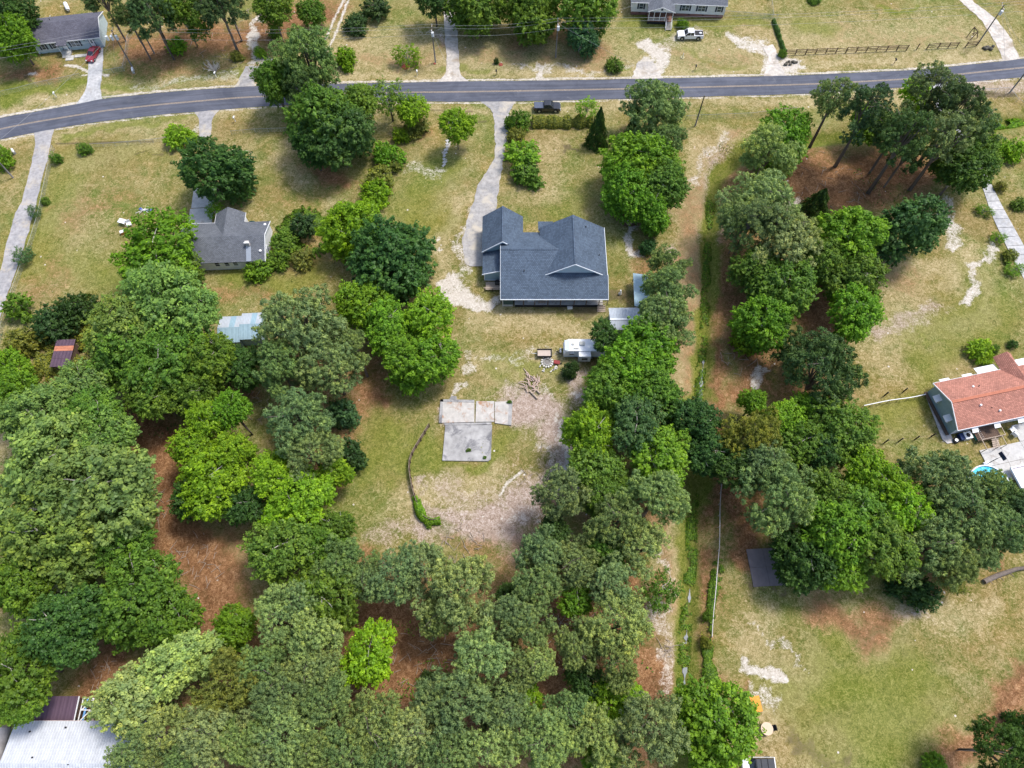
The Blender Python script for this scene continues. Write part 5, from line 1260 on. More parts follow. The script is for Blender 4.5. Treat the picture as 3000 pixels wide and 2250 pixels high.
for a, b2 in zip(ring, ring[1:]): mb.bar((*a, .6), (*b2, .6), .06, 1.2)
mb.build('pool_wall', M('pool_blue_wall', (.05, .3, .5), .2, 1), pl); mb = MB()
for a, b2 in zip(ring, ring[1:]): mb.bar((*a, 1.22), (*b2, 1.22), .2, .05)
mb.build('pool_rim', WHITE, pl); mb = MB(); mb.disc((0, 0, 1.0), PR - .05, .05, 32); pm, n, l, b = newmat('pool_water'); v = coords(n)
l.new(ramp(n, l, noise(n, l, v, 2.5, 4, .6, 1.5), [(.35, (.01, .28, .5)), (.6, (.08, .62, .72)), (.7, (.35, .85, .9))]), b.inputs['Base Color']); b.inputs['Roughness'].default_value = .06; mb.build('water', pm, pl)
wd_ = thing('pool_deck', 'white railed platform beside the round pool', 'deck', (*g(2985, 1420), 0), R(12)); mb = MB(); mb.box(1.2, 0, .9, 4.0, 5.4, .1); mb.build('platform', M('pink_white_board', (.7, .62, .62), .05, 2), wd_)
for a in (((-.8, -2.7), (3.2, -2.7)), ((-.8, 2.7), (3.2, 2.7)), ((-.8, -2.7), (-.8, 2.7))): mb = MB(); mb.bar((*a[0], 1.2), (*a[1], 1.2), .25, .35); mb.build('rim_board', WHITE, wd_)
mb = MB(); mb.box(3.6, -.6, 1.0, 1.4, 2.2, .1); mb.build('solar_panel', M('navy_panel', (.03, .03, .07), .1, 2), wd_)
# ------------------------------------------------------------------ white metal barn, bottom left
hs = thing('barn', 'large white ribbed metal barn roof in the bottom left corner', 'barn', (-68.2, .1, 0)); L_ = 19
mb = MB(); mb.box(L_ / 2, -4.9, 1.9, L_ - .5, 9.4, 3.8); mb.build('wall', RIB_W, hs)
for i in range(10):
    x0_ = i * 1.9; mb = MB(); z_ = .004 * (i % 2)
    slope(mb, [(x0_ + 1.9, .1, 3.95 + z_), (x0_, .1, 3.95 + z_), (x0_, -5.0, 5.0 + z_), (x0_ + 1.9, -5.0, 5.0 + z_)], .08)
    mb.build('roof_panel', RIB_W, hs); mb = MB(); slope(mb, [(x0_, -10, 3.95 + z_), (x0_ + 1.9, -10, 3.95 + z_), (x0_ + 1.9, -5.0, 5.0 + z_), (x0_, -5.0, 5.0 + z_)], .08); mb.build('roof_panel', RIB_W, hs)
    mb = MB()
    for k_ in range(5): mb.bar((x0_ + .2 + k_ * .38, .1, 3.98), (x0_ + .2 + k_ * .38, -4.6, 4.93), .04, .05)
    mb.build('rib', RIB_W, hs)
mb = MB(); slope(mb, [(L_, -4.6, 4.98), (0, -4.6, 4.98), (0, -5.0, 5.12), (L_, -5.0, 5.12)], .05); slope(mb, [(0, -5.4, 4.98), (L_, -5.4, 4.98), (L_, -5.0, 5.12), (0, -5.0, 5.12)], .05); mb.build('ridge_cap', RIB_W, hs)
mb = MB(); edge(mb, [(0, .14, 3.95), (L_, .14, 3.95)], .06, .12); mb.build('gutter', M('rusty_white', (.55, .45, .42), .4, 6), hs)
for x, y in ((4.1, -4.3), (9.2, -5.1), (10.2, -5.9), (2.5, -1.2), (7.2, -.7)): vent_pipe(hs, x, y, 4.0 + min(1, abs(y) / 5) * .9, DARK, .12, .2, 'roof_hole')
t = thing('storage_tank', 'grey horizontal tank beside the white barn at the left edge', 'tank', (-70.6, -4.3, 0)); mb = MB(); mb.tube([(0, -5, 2.6), (0, 3.6, 2.6)], 1.0, 20); mb.build('tank_body', M('dull_grey_metal', (.35, .33, .32), .25, 1, .4), t, smooth=True); mb = MB(); mb.ball((0, 3.6, 2.6), 1, .35, 1); mb.build('end_cap', M('dull_grey_metal', (.35, .33, .32)), t, smooth=True)
for y in (-3.5, 2.5): mb = MB(); mb.box(0, y, .8, 1.6, .4, 1.6); mb.build('cradle', CONC, t)
t = thing('shed', 'brown metal roofed shed with rust patches above the white barn', 'shed', (-63.5, 1.75, 0)); mb = MB(); mb.box(0, .1, 1.6, 5.4, 2.6, 3.2); mb.build('wall', WOODD, t)
for i in range(6): x = -2.95 + i * .98; mb = MB(); slope(mb, [(x, -1.5, 3.4 + .004 * (i % 2)), (x + .98, -1.5, 3.4 + .004 * (i % 2)), (x + .98, 1.6, 3.55 + .004 * (i % 2)), (x, 1.6, 3.55 + .004 * (i % 2))], .06); mb.build('roof_panel', RIB_R, t)
mb = MB(); mb.bar((2.98, -1.5, 3.4), (2.98, 1.6, 3.55), .1, .16); mb.build('fascia', WHITE, t)
t = thing('steel_frame', 'blue and white braced steel frame leaning right of the brown shed', 'steel frame', (-59.9, 1.6, 0)); 
for a in (((-.5, -1.6, 2.6), (-.5, 1.5, 2.6)), ((.45, -1.6, 1.6), (.45, 1.5, 1.6)), ((-.5, 0, 2.6), (.45, 0, 1.6)), ((-.5, 1.5, 2.6), (.45, 1.5, 1.6)), ((.4, 1.4, 1.7), (-.4, 0, 2.5)), ((.4, 0, 1.7), (-.4, -1.5, 2.5))): mb = MB(); mb.bar(*a, .12); mb.build('brace', WHITE, t)
mb = MB(); mb.box(-.15, 0, 2.1, .25, 3.1, .1); mb.build('blue_board', M('bright_blue', (.15, .35, .65), .1, 2), t); mb = MB(); mb.box(.75, 0, 1.2, .3, 3.1, .1); mb.build('plank', WOODL, t)
for y in (-1.5, 1.5): mb = MB(); mb.box(-.5, y, 1.3, .1, .1, 2.6); mb.build('post', STEEL, t)
# ------------------------------------------------------------------ small sheds
t = thing('shed', 'small maroon metal roofed shed with orange rust stripes in the left thicket', 'shed', (-78.5, 58.2, 0), R(2)); mb = MB(); mb.box(0, 0, 1.1, 2.8, 4.6, 2.2); mb.build('wall', WOODD, t)
for i, (y0_, y1_, mt) in enumerate(((-2.6, -1.0, RIB_R), (-1.0, .5, RIB_R), (.5, 1.0, 0), (1.0, 1.5, 1), (1.5, 2.75, RIB_R))):
    mt = {0: M('rust_orange_sheet', (.5, .2, .12), .2, 2), 1: M('rust_orange_sheet', (.5, .2, .12))}.get(mt, mt) if isinstance(mt, int) else mt
    mb = MB(); mb.box(0, (y0_ + y1_) / 2, 2.35 + .05 * (i / 4) , 3.3, y1_ - y0_ - .02, .06); mb.build('roof_panel', mt, t)
t = thing('shed', 'pale blue metal shed with rust streak on its roof, below the cottage', 'shed', (-48.3, 63.2, 0), R(3))
for x, w_, y0_, dz in ((-1.7, 3.9, -.2, 0), (2.1, 3.7, .15, .25)):
    mb = MB(); mb.box(x, y0_ + 0, 1.25 + dz / 2, w_ - .2, 4.6, 2.5 + dz); mb.build('wall', M_ribs('blue_wall_ribs', (.33, .47, .54), None, .4), t)
    for k_ in range(4): xx = x - w_ / 2 + k_ * w_ / 4; mb = MB(); slope(mb, [(xx + w_ / 4, y0_ + 2.6, 2.75 + dz), (xx, y0_ + 2.6, 2.75 + dz), (xx, y0_, 3.35 + dz), (xx + w_ / 4, y0_, 3.35 + dz)], .05); mb.build('roof_panel', RIB_S if k_ != 2 else RIB_B, t)
    for k_ in range(4): xx = x - w_ / 2 + k_ * w_ / 4; mb = MB(); slope(mb, [(xx, y0_ - 2.6, 2.45 + dz), (xx + w_ / 4, y0_ - 2.6, 2.45 + dz), (xx + w_ / 4, y0_, 3.35 + dz), (xx, y0_, 3.35 + dz)], .05); mb.build('roof_panel', RIB_B, t)
t = thing('garden_hut', 'tiny hut with red gabled roof under the green tree behind the blue roofed house', 'hut', (22.75, 88.6, 0)); mb = MB(); mb.box(0, 0, .75, 2.0, 2.0, 1.5); mb.build('wall', WOODD, t)
RED = M('dull_red_metal', (.36, .14, .11), .2, 1.5, .5); mb = MB(); slope(mb, [(-1.5, 1.4, 1.6), (-1.5, -1.3, 1.6), (0, -1.3, 2.4), (0, 1.4, 2.4)], .06); slope(mb, [(1.5, -1.3, 1.6), (1.5, 1.4, 1.6), (0, 1.4, 2.4), (0, -1.3, 2.4)], .06); mb.build('roof', RED, t)
mb = MB(); edge(mb, [(-1.5, -1.33, 1.6), (0, -1.33, 2.4), (1.5, -1.33, 1.6)], .04, .1); mb.build('fascia', TRIM, t); mb = MB(); mb.disc((0, -1.05, .9), .5, .08, 14, 'Y'); mb.build('opening', WOODL, t)
t = thing('lean_to', 'blue ribbed metal lean-to under the pines right of the house', 'lean-to', (23.6, 71.2, 0), R(-2))
for i in range(5): y = -3.5 + i * 1.42; mb = MB(); slope(mb, [(-1.4, y + 1.42, 2.6 + .004 * (i % 2)), (-1.4, y, 2.6 + .004 * (i % 2)), (1.6, y, 2.1 + .004 * (i % 2)), (1.6, y + 1.42, 2.1 + .004 * (i % 2))][::-1], .05); mb.build('roof_panel', RIB_B, t)
for x in (-1.2, 1.3):
    for y in (-3.2, 0, 3.2): mb = MB(); mb.box(x, y, 1.1, .12, .12, 2.1); mb.build('post', WOODD, t)
t = thing('shed', 'silver metal shed with red rust streaks at the yard corner', 'shed', (20.2, 65.3, 0), R(1)); mb = MB(); mb.box(0, 0, 1.15, 5.0, 3.9, 2.3); mb.build('wall', RIB_S, t)
for k_ in range(5):
    xx = -2.75 + k_ * 1.1; mb = MB(); slope(mb, [(xx + 1.1, 2.2, 2.4), (xx, 2.2, 2.4), (xx, -.55, 3.05), (xx + 1.1, -.55, 3.05)], .05); mb.build('roof_panel', RIB_S, t)
    mb = MB(); slope(mb, [(xx, -2.3, 2.35), (xx + 1.1, -2.3, 2.35), (xx + 1.1, -.55, 3.05), (xx, -.55, 3.05)], .05); mb.build('roof_panel', RIB_S, t)
mb = MB(); mb.bar((-2.8, -.55, 3.08), (2.8, -.55, 3.08), .3, .05); mb.build('ridge_cap', TRIM, t)

# ------------------------------------------------------------------ concrete slabs of a removed building
fs = thing('foundation_slab', 'white cracked concrete foundation left in the lawn, in two joined blocks', 'foundation', (-7.5, 44, 0)); fs['kind'] = 'structure'
def pxpoly(P, c): return [Vector(g(*p)) - Vector(c) for p in P]
C0 = (-7.5, 44); SL = M('stained_white_concrete', (.47, .45, .42), .2, 1.4, .85, .01, dirt=((.36, .22, .14), .55, .52)); SL2 = M('grey_stained_concrete', (.36, .355, .35), .3, .7, .85, .01, dirt=((.17, .17, .18), .4, .5))
for P, mt, h in (([(1286, 1240), (1390, 1237), (1390, 1173), (1291, 1171)], SL, .16), ([(1393, 1237), (1448, 1236), (1448, 1176), (1395, 1176)], SL, .15), ([(1450, 1240), (1498, 1247), (1502, 1176), (1450, 1178)], SL, .17),
                 ([(1302, 1246), (1440, 1244), (1440, 1238), (1302, 1240)], SL2, .10), ([(1296, 1350), (1430, 1352), (1438, 1346), (1442, 1246), (1305, 1247)], SL2, .19), ([(1316, 1171), (1340, 1173), (1337, 1161), (1322, 1161)], SL2, .12)):
    quad_slab('slab', pxpoly(P, C0), -.1, h, mt, fs)
for P in ([(1286, 1240), (1291, 1171), (1299, 1171), (1295, 1240)], [(1291, 1178), (1390, 1180), (1390, 1173), (1291, 1171)], [(1488, 1245), (1498, 1247), (1502, 1176), (1492, 1176)]): quad_slab('curb', pxpoly(P, C0), 0, .24, SL2, fs)
t = thing('patio', 'purple grey concrete patio slab under the lower right trees', 'patio', (39.5, 21, 0), R(3)); t['kind'] = 'structure'
for i in range(3):
    for j in range(2): mb = MB(); mb.box(-1.2 + i * 2.6, -.6 + j * 2.9, .03, 2.56, 2.86, .12); mb.build('slab', M('violet_grey_concrete', (.2, .17, .17), .15, 1), t)

# ------------------------------------------------------------------ fences
def chain_fence(P, label, h=1.1, step=3.0, mat=None):
    Q = [g(*p) for p in P]; t = thing('chain_link_fence', label, 'fence', (*Q[0], 0), 0, 'chain link fences'); o = Vector((*Q[0], 0)); pts = []
    for a, b2 in zip(Q, Q[1:]):
        k_ = max(1, round(math.dist(a, b2) / step)); pts += [(a[0] + (b2[0] - a[0]) * i / k_, a[1] + (b2[1] - a[1]) * i / k_) for i in range(k_)]
    pts.append(Q[-1])
    for p in pts: mb = MB(); mb.disc((p[0] - o.x, p[1] - o.y, h / 2), .035, h + .1, 6); mb.build('post', STEEL, t)
    mr, mw = MB(), MB()
    for a, b2 in zip(pts, pts[1:]):
        A, B = Vector((*a, h)) - o, Vector((*b2, h)) - o; mr.tube([A, B], .028, 5, False); L = (B - A).length
        mw.face([A - Vector((0, 0, h)), B - Vector((0, 0, h)), B, A], [(0, 0), (L, 0), (L, h), (0, h)])
    mr.build('top_rail', mat or STEEL, t); mw.build('wire_mesh', MESHW, t)
chain_fence([(0, 281), (60, 268), (110, 254), (180, 240), (238, 227)], 'chain link fence along the green verge left of the mobile home drive')
chain_fence([(302, 219), (365, 208), (372, 170), (378, 118), (400, 85)], 'chain link fence right of the mobile home drive')
chain_fence([(118, 640), (95, 715), (75, 770), (42, 860), (14, 950), (-10, 1060)], 'fence along the right side of the long left driveway')
chain_fence([(160, 437), (118, 640)], 'upper part of the fence beside the long left driveway')
chain_fence([(270, 432), (340, 428), (450, 418), (520, 408)], 'low fence across the front of the left field', 1.0)
chain_fence([(680, 394), (750, 388), (860, 384)], 'low fence in front of the dark dome trees', 1.0)
chain_fence([(2008, 350), (2100, 346), (2200, 342), (2290, 330), (2330, 326)], 'fence on the verge right of the roadside pine')
chain_fence([(2820, 280), (2880, 272), (2950, 268), (2975, 300), (3040, 340)], 'fence at the top right corner lot')
chain_fence([(2120, 46), (2200, 52), (2275, 58)], 'fence between the white house and the right field', 1.3)
chain_fence([(2262, 55), (2258, 20), (2250, -20)], 'fence running off the top edge by the right field', 1.3)
fl = thing('pipe_rail_fence', 'long white pipe rail fence along the right bank of the lower ditch', 'fence', (*g(2110, 1415), 0)); o = Vector((*g(2110, 1415), 0))
Q = resample([g(*p) for p in [(2110, 1415), (2104, 1460), (2102, 1625), (2096, 1660), (2091, 1750), (2083, 1800), (2081, 1868)]], 14)
for a, b2 in zip(Q, Q[1:]): mb = MB(); mb.bar(Vector((*a, 1.2)) - o, Vector((*b2, 1.2 + random.uniform(-.12, .12))) - o, .11, .1); mb.build('rail', M('weathered_white_rail', (.5, .47, .44), .25, 1.5), fl)
for a in Q: mb = MB(); mb.box(a[0] - o.x, a[1] - o.y, .6, .1, .1, 1.25); mb.build('post', WOODL, fl)
fl = thing('fence', 'thin white rail fence from the red roofed house to the dark pine', 'fence', (*g(2525, 1194), 0)); o = Vector((*g(2525, 1194), 0)); Q = resample([g(*p) for p in [(2525, 1194), (2560, 1187), (2610, 1176), (2660, 1172), (2705, 1161)]], 8)
for a, b2 in zip(Q, Q[1:]): mb = MB(); mb.bar(Vector((*a, .9)) - o, Vector((*b2, .9)) - o, .12, .08); mb.build('rail', WHITE, fl)
for a in Q: mb = MB(); mb.box(a[0] - o.x, a[1] - o.y, .45, .08, .08, .95); mb.build('post', WOODL, fl)
for nm, PP in (('row of dark fence posts above the thin white rail fence', [(2590, 1160), (2645, 1149)]), ('row of dark fence posts below the small green yard', [(2590, 1298), (2632, 1294), (2680, 1288), (2727, 1280)])):
    fl = thing('fence', nm, 'fence', (*g(*PP[0]), 0)); o = Vector((*g(*PP[0]), 0))
    for p in PP: a = g(*p); mb = MB(); mb.box(a[0] - o.x, a[1] - o.y, .8, .16, .16, 1.6); mb.build('post', DARK, fl)
    a, b2 = Vector((*g(*PP[0]), .9)) - o, Vector((*g(*PP[-1]), .9)) - o; mb = MB(); mb.bar(a, b2, .03, .03); mb.build('wire', WOODD, fl)
# dark brown rail fence, top right
def rail_fence(P, label, gaps=(), low=()):
    Q = [g(*p) for p in P]; o = Vector((*Q[0], 0)); t = thing('rail_fence', label, 'fence', o, 0, 'brown rail fences')
    for i, a in enumerate(Q): mb = MB(); mb.box(a[0] - o.x, a[1] - o.y, .68, .16, .16, 1.45, rz=.3 * i); mb.build('post', WOODD, t)
    for i, (a, b2) in enumerate(zip(Q, Q[1:])):
        if i in gaps: continue
        for z in (.45, .85, 1.25) if i not in low else (.4, 1.2):
            dz = random.uniform(-.1, .1) - (.35 if i in low and z > 1 else 0); mb = MB(); mb.bar(Vector((*a, z)) - o, Vector((*b2, z + dz)) - o, .06, .13); mb.build('rail', WOODD, t)
rail_fence([(2300 + 29.6 * i, 161 - 1.15 * i) for i in range(13)], 'long dark brown rail fence above the road at the top right', low=(5,))
rail_fence([(2714, 144), (2747, 141), (2777, 140), (2803, 138)], 'short middle section of the brown rail fence')
rail_fence([(2828, 138), (2861, 134)], 'shortest section of the brown rail fence beside the leaning pole')
t = thing('fence_post', 'single dark post standing alone in the gap of the rail fence', 'post', (*g(2685, 145), 0)); mb = MB(); mb.box(0, 0, .75, .16, .16, 1.6); mb.build('post', WOODD, t)
t = thing('wooden_frame', 'leaning dark brown wooden frame in the top right field', 'wooden frame', (*g(2842, 105), 0), .4)
for a in (((-.9, 0, 0), (-.2, .2, 2.2)), ((1.0, 0, 0), (-.2, .2, 2.2)), ((-.7, -.6, 1.2), (.8, -.4, .9)), ((-1, -1.2, 0), (.2, -1.0, 1.7)), ((1, -1.2, 0), (.2, -1.0, 1.7)), ((-.2, .2, 2.2), (.2, -1, 1.7))): mb = MB(); mb.bar(*a, .14); mb.build('beam', WOODD, t)
# curved picket fence
fl = thing('picket_fence', 'curved weathered picket fence left of the concrete foundation', 'fence', (*g(1250, 1262), 0)); o = Vector((*g(1250, 1262), 0))
Q = resample([g(*p) for p in [(1257, 1250), (1242, 1275), (1222, 1308), (1202, 1337), (1198, 1378), (1205, 1411), (1211, 1447), (1220, 1469), (1235, 1509), (1247, 1532), (1287, 1527)]], 15)
for i, (a, b2) in enumerate(zip(Q, Q[1:])):
    mb = MB(); A, B = Vector((*a, 0)) - o, Vector((*b2, 0)) - o; k_ = max(3, int((B - A).length / .2)); d = (B - A) / k_
    for j in range(k_): p = A + d * (j + .5); hh = 1.35 + random.uniform(-.05, .05); mb.box(p.x, p.y, hh / 2, d.length * .85, .03, hh, rz=math.atan2(d.y, d.x))
    mb.build('fence_panel', WOODL, fl); mb = MB(); mb.bar(A + Vector((.08, 0, 1.1)), B + Vector((.08, 0, 1.1)), .06, .1); mb.bar(A + Vector((.08, 0, .4)), B + Vector((.08, 0, .4)), .06, .1); mb.build('rail', WOODD, fl)
for a in Q: mb = MB(); mb.box(a[0] - o.x + .14, a[1] - o.y, .75, .11, .11, 1.5); mb.build('post', WOODD, fl)
# vine covered dark fence, top
def leaf_mass(name, P, wd, h, n_, tint, leafsz, label, cat, z0=0.0, kind=None):
    patch = kind == 'stuff'; n_ = int(n_ * (1.7 if patch else 1))
    Q = resample([g(*p) for p in P], 60); o = np.array([*Q[0]]); i_ = rng.integers(0, 59, n_); t_ = rng.random((n_, 1)); p = Q[i_] * (1 - t_) + Q[i_ + 1] * t_ - o
    bump_ = .25 + 1.2 * fbm(Q[i_][:, 0] * .7 + 3, Q[i_][:, 1] * .7); a = rng.random(n_) * 3.14159; rr = rng.random(n_) ** .3
    d = Q[i_ + 1] - Q[i_]; nn = np.stack([-d[:, 1], d[:, 0]], 1); nn /= np.linalg.norm(nn, axis=1, keepdims=True) + 1e-9
    off = np.cos(a) * rr * wd * bump_; z = np.sin(a) * rr * h * bump_ + z0; V = np.c_[p + nn * off[:, None], z]
    N = norm(np.c_[nn * np.cos(a)[:, None], np.sin(a)] + unit(n_) * .6 + np.array([0, 0, .3]))
    if patch: wx, wy = V[:, 0] + o[0], V[:, 1] + o[1]; k_ = (.6 * vnoise(wx / 1.7, wy / 1.7) + .4 * vnoise(wx * 1.6, wy * 1.6)) > .47 + .25 * rng.random(len(V)) - .1; V, N = V[k_], N[k_]; n_ = len(V)
    me = proto_mesh(name, leaf_quads(V, N, leafsz, .6), 4, rng.random(n_), LEAF)
    ob = bpy.data.objects.new(name, me); COL.objects.link(ob); ob.location = (*o, 0); ob.color = (*TINT[tint], 1); return tag(ob, label, cat, kind=kind)
leaf_mass('hedge', [(1560, 363), (1600, 362), (1650, 364), (1700, 362), (1735, 362)], 1.5, 1.9, 14000, 'oli', .16, 'clipped olive hedge row along the front of the lot with the blue roofed house', 'hedge')
leaf_mass('hedge', [(2265, 62), (2275, 90), (2285, 120), (2298, 158)], .6, 1.2, 2200, 'drk', .2, 'dark vine covered fence line between the white house and the field', 'hedge')
leaf_mass('fence_vines', [(1215, 1458), (1228, 1492), (1240, 1520), (1262, 1532), (1290, 1526)], .7, 1.4, 5000, 'bri', .13, 'bright vines smothering the lower end of the curved picket fence', 'vines')
leaf_mass('ditch_weeds', [(2064, 520), (2085, 600), (2078, 700), (2072, 800), (2066, 950), (2058, 1080), (2050, 1200)], 1.1, .16, 3600, 'mid', .15, 'low green weeds filling the upper ditch', None, -1.0, 'stuff')
leaf_mass('ditch_weeds', [(2032, 1440), (2030, 1600), (2020, 1760), (2010, 1880), (2004, 2000), (1996, 2200)], 1.7, .16, 6000, 'mid', .15, 'low green weeds filling the lower ditch', None, -1.0, 'stuff')
leaf_mass('tall_grass', [(2820, 375), (2880, 368), (2950, 358), (3060, 340)], 1.5, .4, 5000, 'bri', .2, 'bright tall grass in the ditch at the right edge', None, -.8, 'stuff')
leaf_mass('undergrowth', [(720, 806), (760, 800), (800, 792), (830, 770)], .9, .8, 3000, 'mid', .14, 'weeds along the cottage front wall', None, 0, 'stuff')
leaf_mass('undergrowth', [(120, 1000), (160, 930), (230, 900), (280, 960), (260, 1050), (140, 1080), (60, 1010)], 3.5, 1.3, 16000, 'oli', .2, 'tangled brush around the maroon shed', None, 0, 'stuff')
leaf_mass('undergrowth', [(800, 700), (860, 740), (930, 740), (960, 680), (900, 620), (820, 680)], 2.6, .9, 12000, 'mid', .16, 'weedy brush in the side yard of the cottage', None, 0, 'stuff')
leaf_mass('undergrowth', [(1910, 730), (1925, 800), (1960, 900), (1985, 980)], 1.5, 1.2, 9000, 'oli', .16, 'brush along the fence line right of the blue roofed house', None, 0, 'stuff')
leaf_mass('undergrowth', [(2110, 1640), (2085, 1760), (2070, 1860), (2075, 1960), (2090, 2000)], 1.1, .6, 8000, 'mid', .13, 'weeds on the right bank of the lower ditch', None, 0, 'stuff')
def ground_cover(regions, n_, tint, sz, label, thr=.5, name='ground_cover'):
    Vs = []
    for x, y, r in regions:
        c = np.array(go(x, y)); rm = r * mpp(x, y); m_ = int(n_ * rm * rm / 100); a = rng.random(m_) * 6.283; rr = rm * np.sqrt(rng.random(m_)); Vs.append(np.c_[c[0] + rr * np.cos(a), c[1] + rr * np.sin(a)])
    P = np.vstack(Vs); f = .55 * vnoise(P[:, 0] / 2.6 + 7, P[:, 1] / 2.6) + .45 * vnoise(P[:, 0] * 1.1, P[:, 1] * 1.1 + 9); k_ = f > thr + .1 * rng.random(len(P)); P = P[k_]; hh = np.clip((f[k_] - thr) * 5, .1, 1)
    V = np.c_[P, rng.random(len(P)) * hh * .7]; N = norm(unit(len(P)) * .8 + np.array([0, 0, 1])); me = proto_mesh(name, leaf_quads(V, N, sz, .55), 4, rng.random(len(P)), LEAF)
    ob = bpy.data.objects.new(name, me); COL.objects.link(ob); ob.color = (*TINT[tint], 1); tag(ob, label, kind='stuff')
ground_cover([(620, 1550, 110), (820, 1520, 110), (1000, 1480, 120), (1180, 1400, 110), (1250, 1300, 100), (1200, 1550, 100), (1350, 1450, 60), (1330, 1180, 70), (900, 1330, 80), (420, 1500, 80)], 2600, 'mid', .17, 'low leafy understorey between the pines', .56)
ground_cover([(1640, 620, 60), (1760, 600, 60), (1700, 780, 60), (1700, 980, 60), (1560, 1080, 50), (1900, 400, 60), (80, 720, 80), (180, 700, 60), (90, 130, 60), (420, 60, 60), (480, 820, 60), (330, 900, 60), (250, 1200, 50)], 2200, 'drk', .16, 'low dark plants under the trees', .57)
ground_cover([(1535, 1380, 26), (1532, 1280, 26), (1528, 1480, 26), (1400, 560, 22), (1396, 640, 20), (1560, 330, 40), (1480, 920, 30)], 2600, 'oli', .14, 'weeds on the fence lines and ditch banks', .52)
ground_cover([(1450, 1300, 26), (1436, 1400, 24), (1020, 985, 40), (970, 760, 30), (860, 880, 60), (1000, 1090, 50), (620, 620, 40)], 500, 'oli', .12, 'sparse weeds on the bare sand and lawn', .56)
mb = MB()
for x, y, r in [(420, 1210, 60), (900, 1420, 70), (1000, 1180, 50), (1800, 400, 80), (1600, 760, 50), (500, 90, 90), (330, 1100, 40), (1220, 1380, 80), (230, 1460, 40), (1440, 1400, 20), (560, 850, 60), (1180, 1020, 50)]:
    for _ in range(int(r * .7)):
        a, q = random.uniform(0, 6.28), r * math.sqrt(random.random()); px, py = go(x + q * math.cos(a), y + q * math.sin(a)); L = random.uniform(.4, 2.2); d = random.uniform(0, 6.28)
        p0 = Vector((px, py, .03)); p1 = p0 + Vector((math.cos(d), math.sin(d), .03)) * L; mb.tube([p0, p0.lerp(p1, .5) + Vector((.08, .05, .05)), p1], [.05, .04, .015], 4, False)
tag(mb.build('branch_litter', M('dead_branch', (.34, .28, .23), .3, 4)), 'fallen twigs and branches on the straw', kind='stuff')
# ------------------------------------------------------------------ poles and wires
def upole(px, py, h, label, arm=0, tr=0, rz=0.0, lamp=False):
    x, y = g(px, py); t = thing('utility_pole', label, 'utility pole', (x, y, 0), rz, 'utility poles')
    mb = MB(); mb.tube([(0, 0, -.2), (0, 0, h)], [.17, .11], 10); mb.build('pole', POLEW, t, smooth=True)
    if arm:
        mb = MB(); mb.box(0, .12, h - .5, .12, 2.2, .12); mb.build('crossarm', WOODL, t)
        for s_ in (-1, 0, 1): mb = MB(); mb.disc((0, .12 + s_, h - .34), .07, .25, 8); mb.build('insulator', WHITE, t)
    for k_ in range(tr): mb = MB(); mb.disc((.1 if tr == 1 else .5 - k_, -.42, h - 1.5), .3, .95, 14); mb.build('transformer', M('transformer_grey', (.62, .65, .68), .05, 3, .4), t, smooth=False)
    if lamp: mb = MB(); mb.bar((0, 0, h - .6), (1.3, .3, h - .3), .06); mb.build('lamp_arm', STEEL, t); mb = MB(); mb.ball((1.4, .3, h - .3), .32, .2, .14, 6, 10); mb.build('lamp_head', WHITE, t)
    return Vector((x, y, h))
pA = upole(388, 196, 9.3, 'pole with three grey transformers beside the mobile home', 1, 3, .1); pB = upole(1276, 183, 9.0, 'pole with one transformer left of the gravel drive', 1, 1)
pC = upole(1628, 168, 9.2, 'pole with a transformer in front of the top edge trees', 1, 1); pE = upole(2865, 128, 9.6, 'leaning perspective pole beside the sandy track at the top right', 1, 1, -.1)
pF = upole(452, 156, 8.0, 'plain pole with a white lamp behind the transformer pole', lamp=True); pG = upole(2037, 368, 8.0, 'slim dark pole on the south verge right of the roadside pine'); pH = upole(2959, 270, 8.5, 'slim pole at the corner of the top right fence'); pI = upole(38, 520, 8.0, 'slim pole at the left edge near the long driveway')
pL = Vector((-165, 112, 9.3)); pR = Vector((185, 150, 9.6)); upole(*(-500, 330), 9.3, 'pole outside the left edge carrying the road line', 1); pL = Vector((*g(-500, 330), 9.3)); upole(3600, 40, 9.6, 'pole outside the right edge carrying the road line', 1); pR = Vector((*g(3600, 40), 9.6))
WIRE = M('wire_metal', (.33, .34, .35), .1, 2, .5)
def wire(mb, a, b2, sag=.9, r=.02):
    mb.tube([a.lerp(b2, t_) - Vector((0, 0, sag * 4 * t_ * (1 - t_))) for t_ in np.linspace(0, 1, 17)], r, 4, False)
for off, lab in (((0, 1.1, -.2), 'rear overhead wire of the road line'), ((0, .12, -.2), 'middle overhead wire of the road line'), ((0, -.9, -1.1), 'lower overhead wire of the road line')):
    mb = MB(); O = Vector(off)
    for a, b2 in ((pL, pA), (pA, pB), (pB, pC), (pC, pE), (pE, pR)): wire(mb, a + O, b2 + O, 1.0)
    tag(mb.build('overhead_wire', WIRE), lab, 'power line', 'overhead wires')
for a, b2, lab in ((pC, pG, 'service wire crossing the road to the slim dark pole'), (pA, pF, 'wire between the transformer pole and the lamp pole'), (pA, pI, 'wires crossing the road at the far left'), (pC, Vector((30, 149, 3.2)), 'service wire to the white house'), (pA, Vector((-92, 139, 2.8)), 'service wire to the mobile home'), (pE, pH, 'wire crossing the road at the right edge'), (pB, Vector((*g(1336, 310), 8)), 'wire crossing the road to the lone light tree')):
    mb = MB(); wire(mb, a - Vector((0, 0, .6)), b2 - Vector((0, 0, .2)), .8, .018); tag(mb.build('service_wire', WIRE), lab, 'power line', 'service wires')
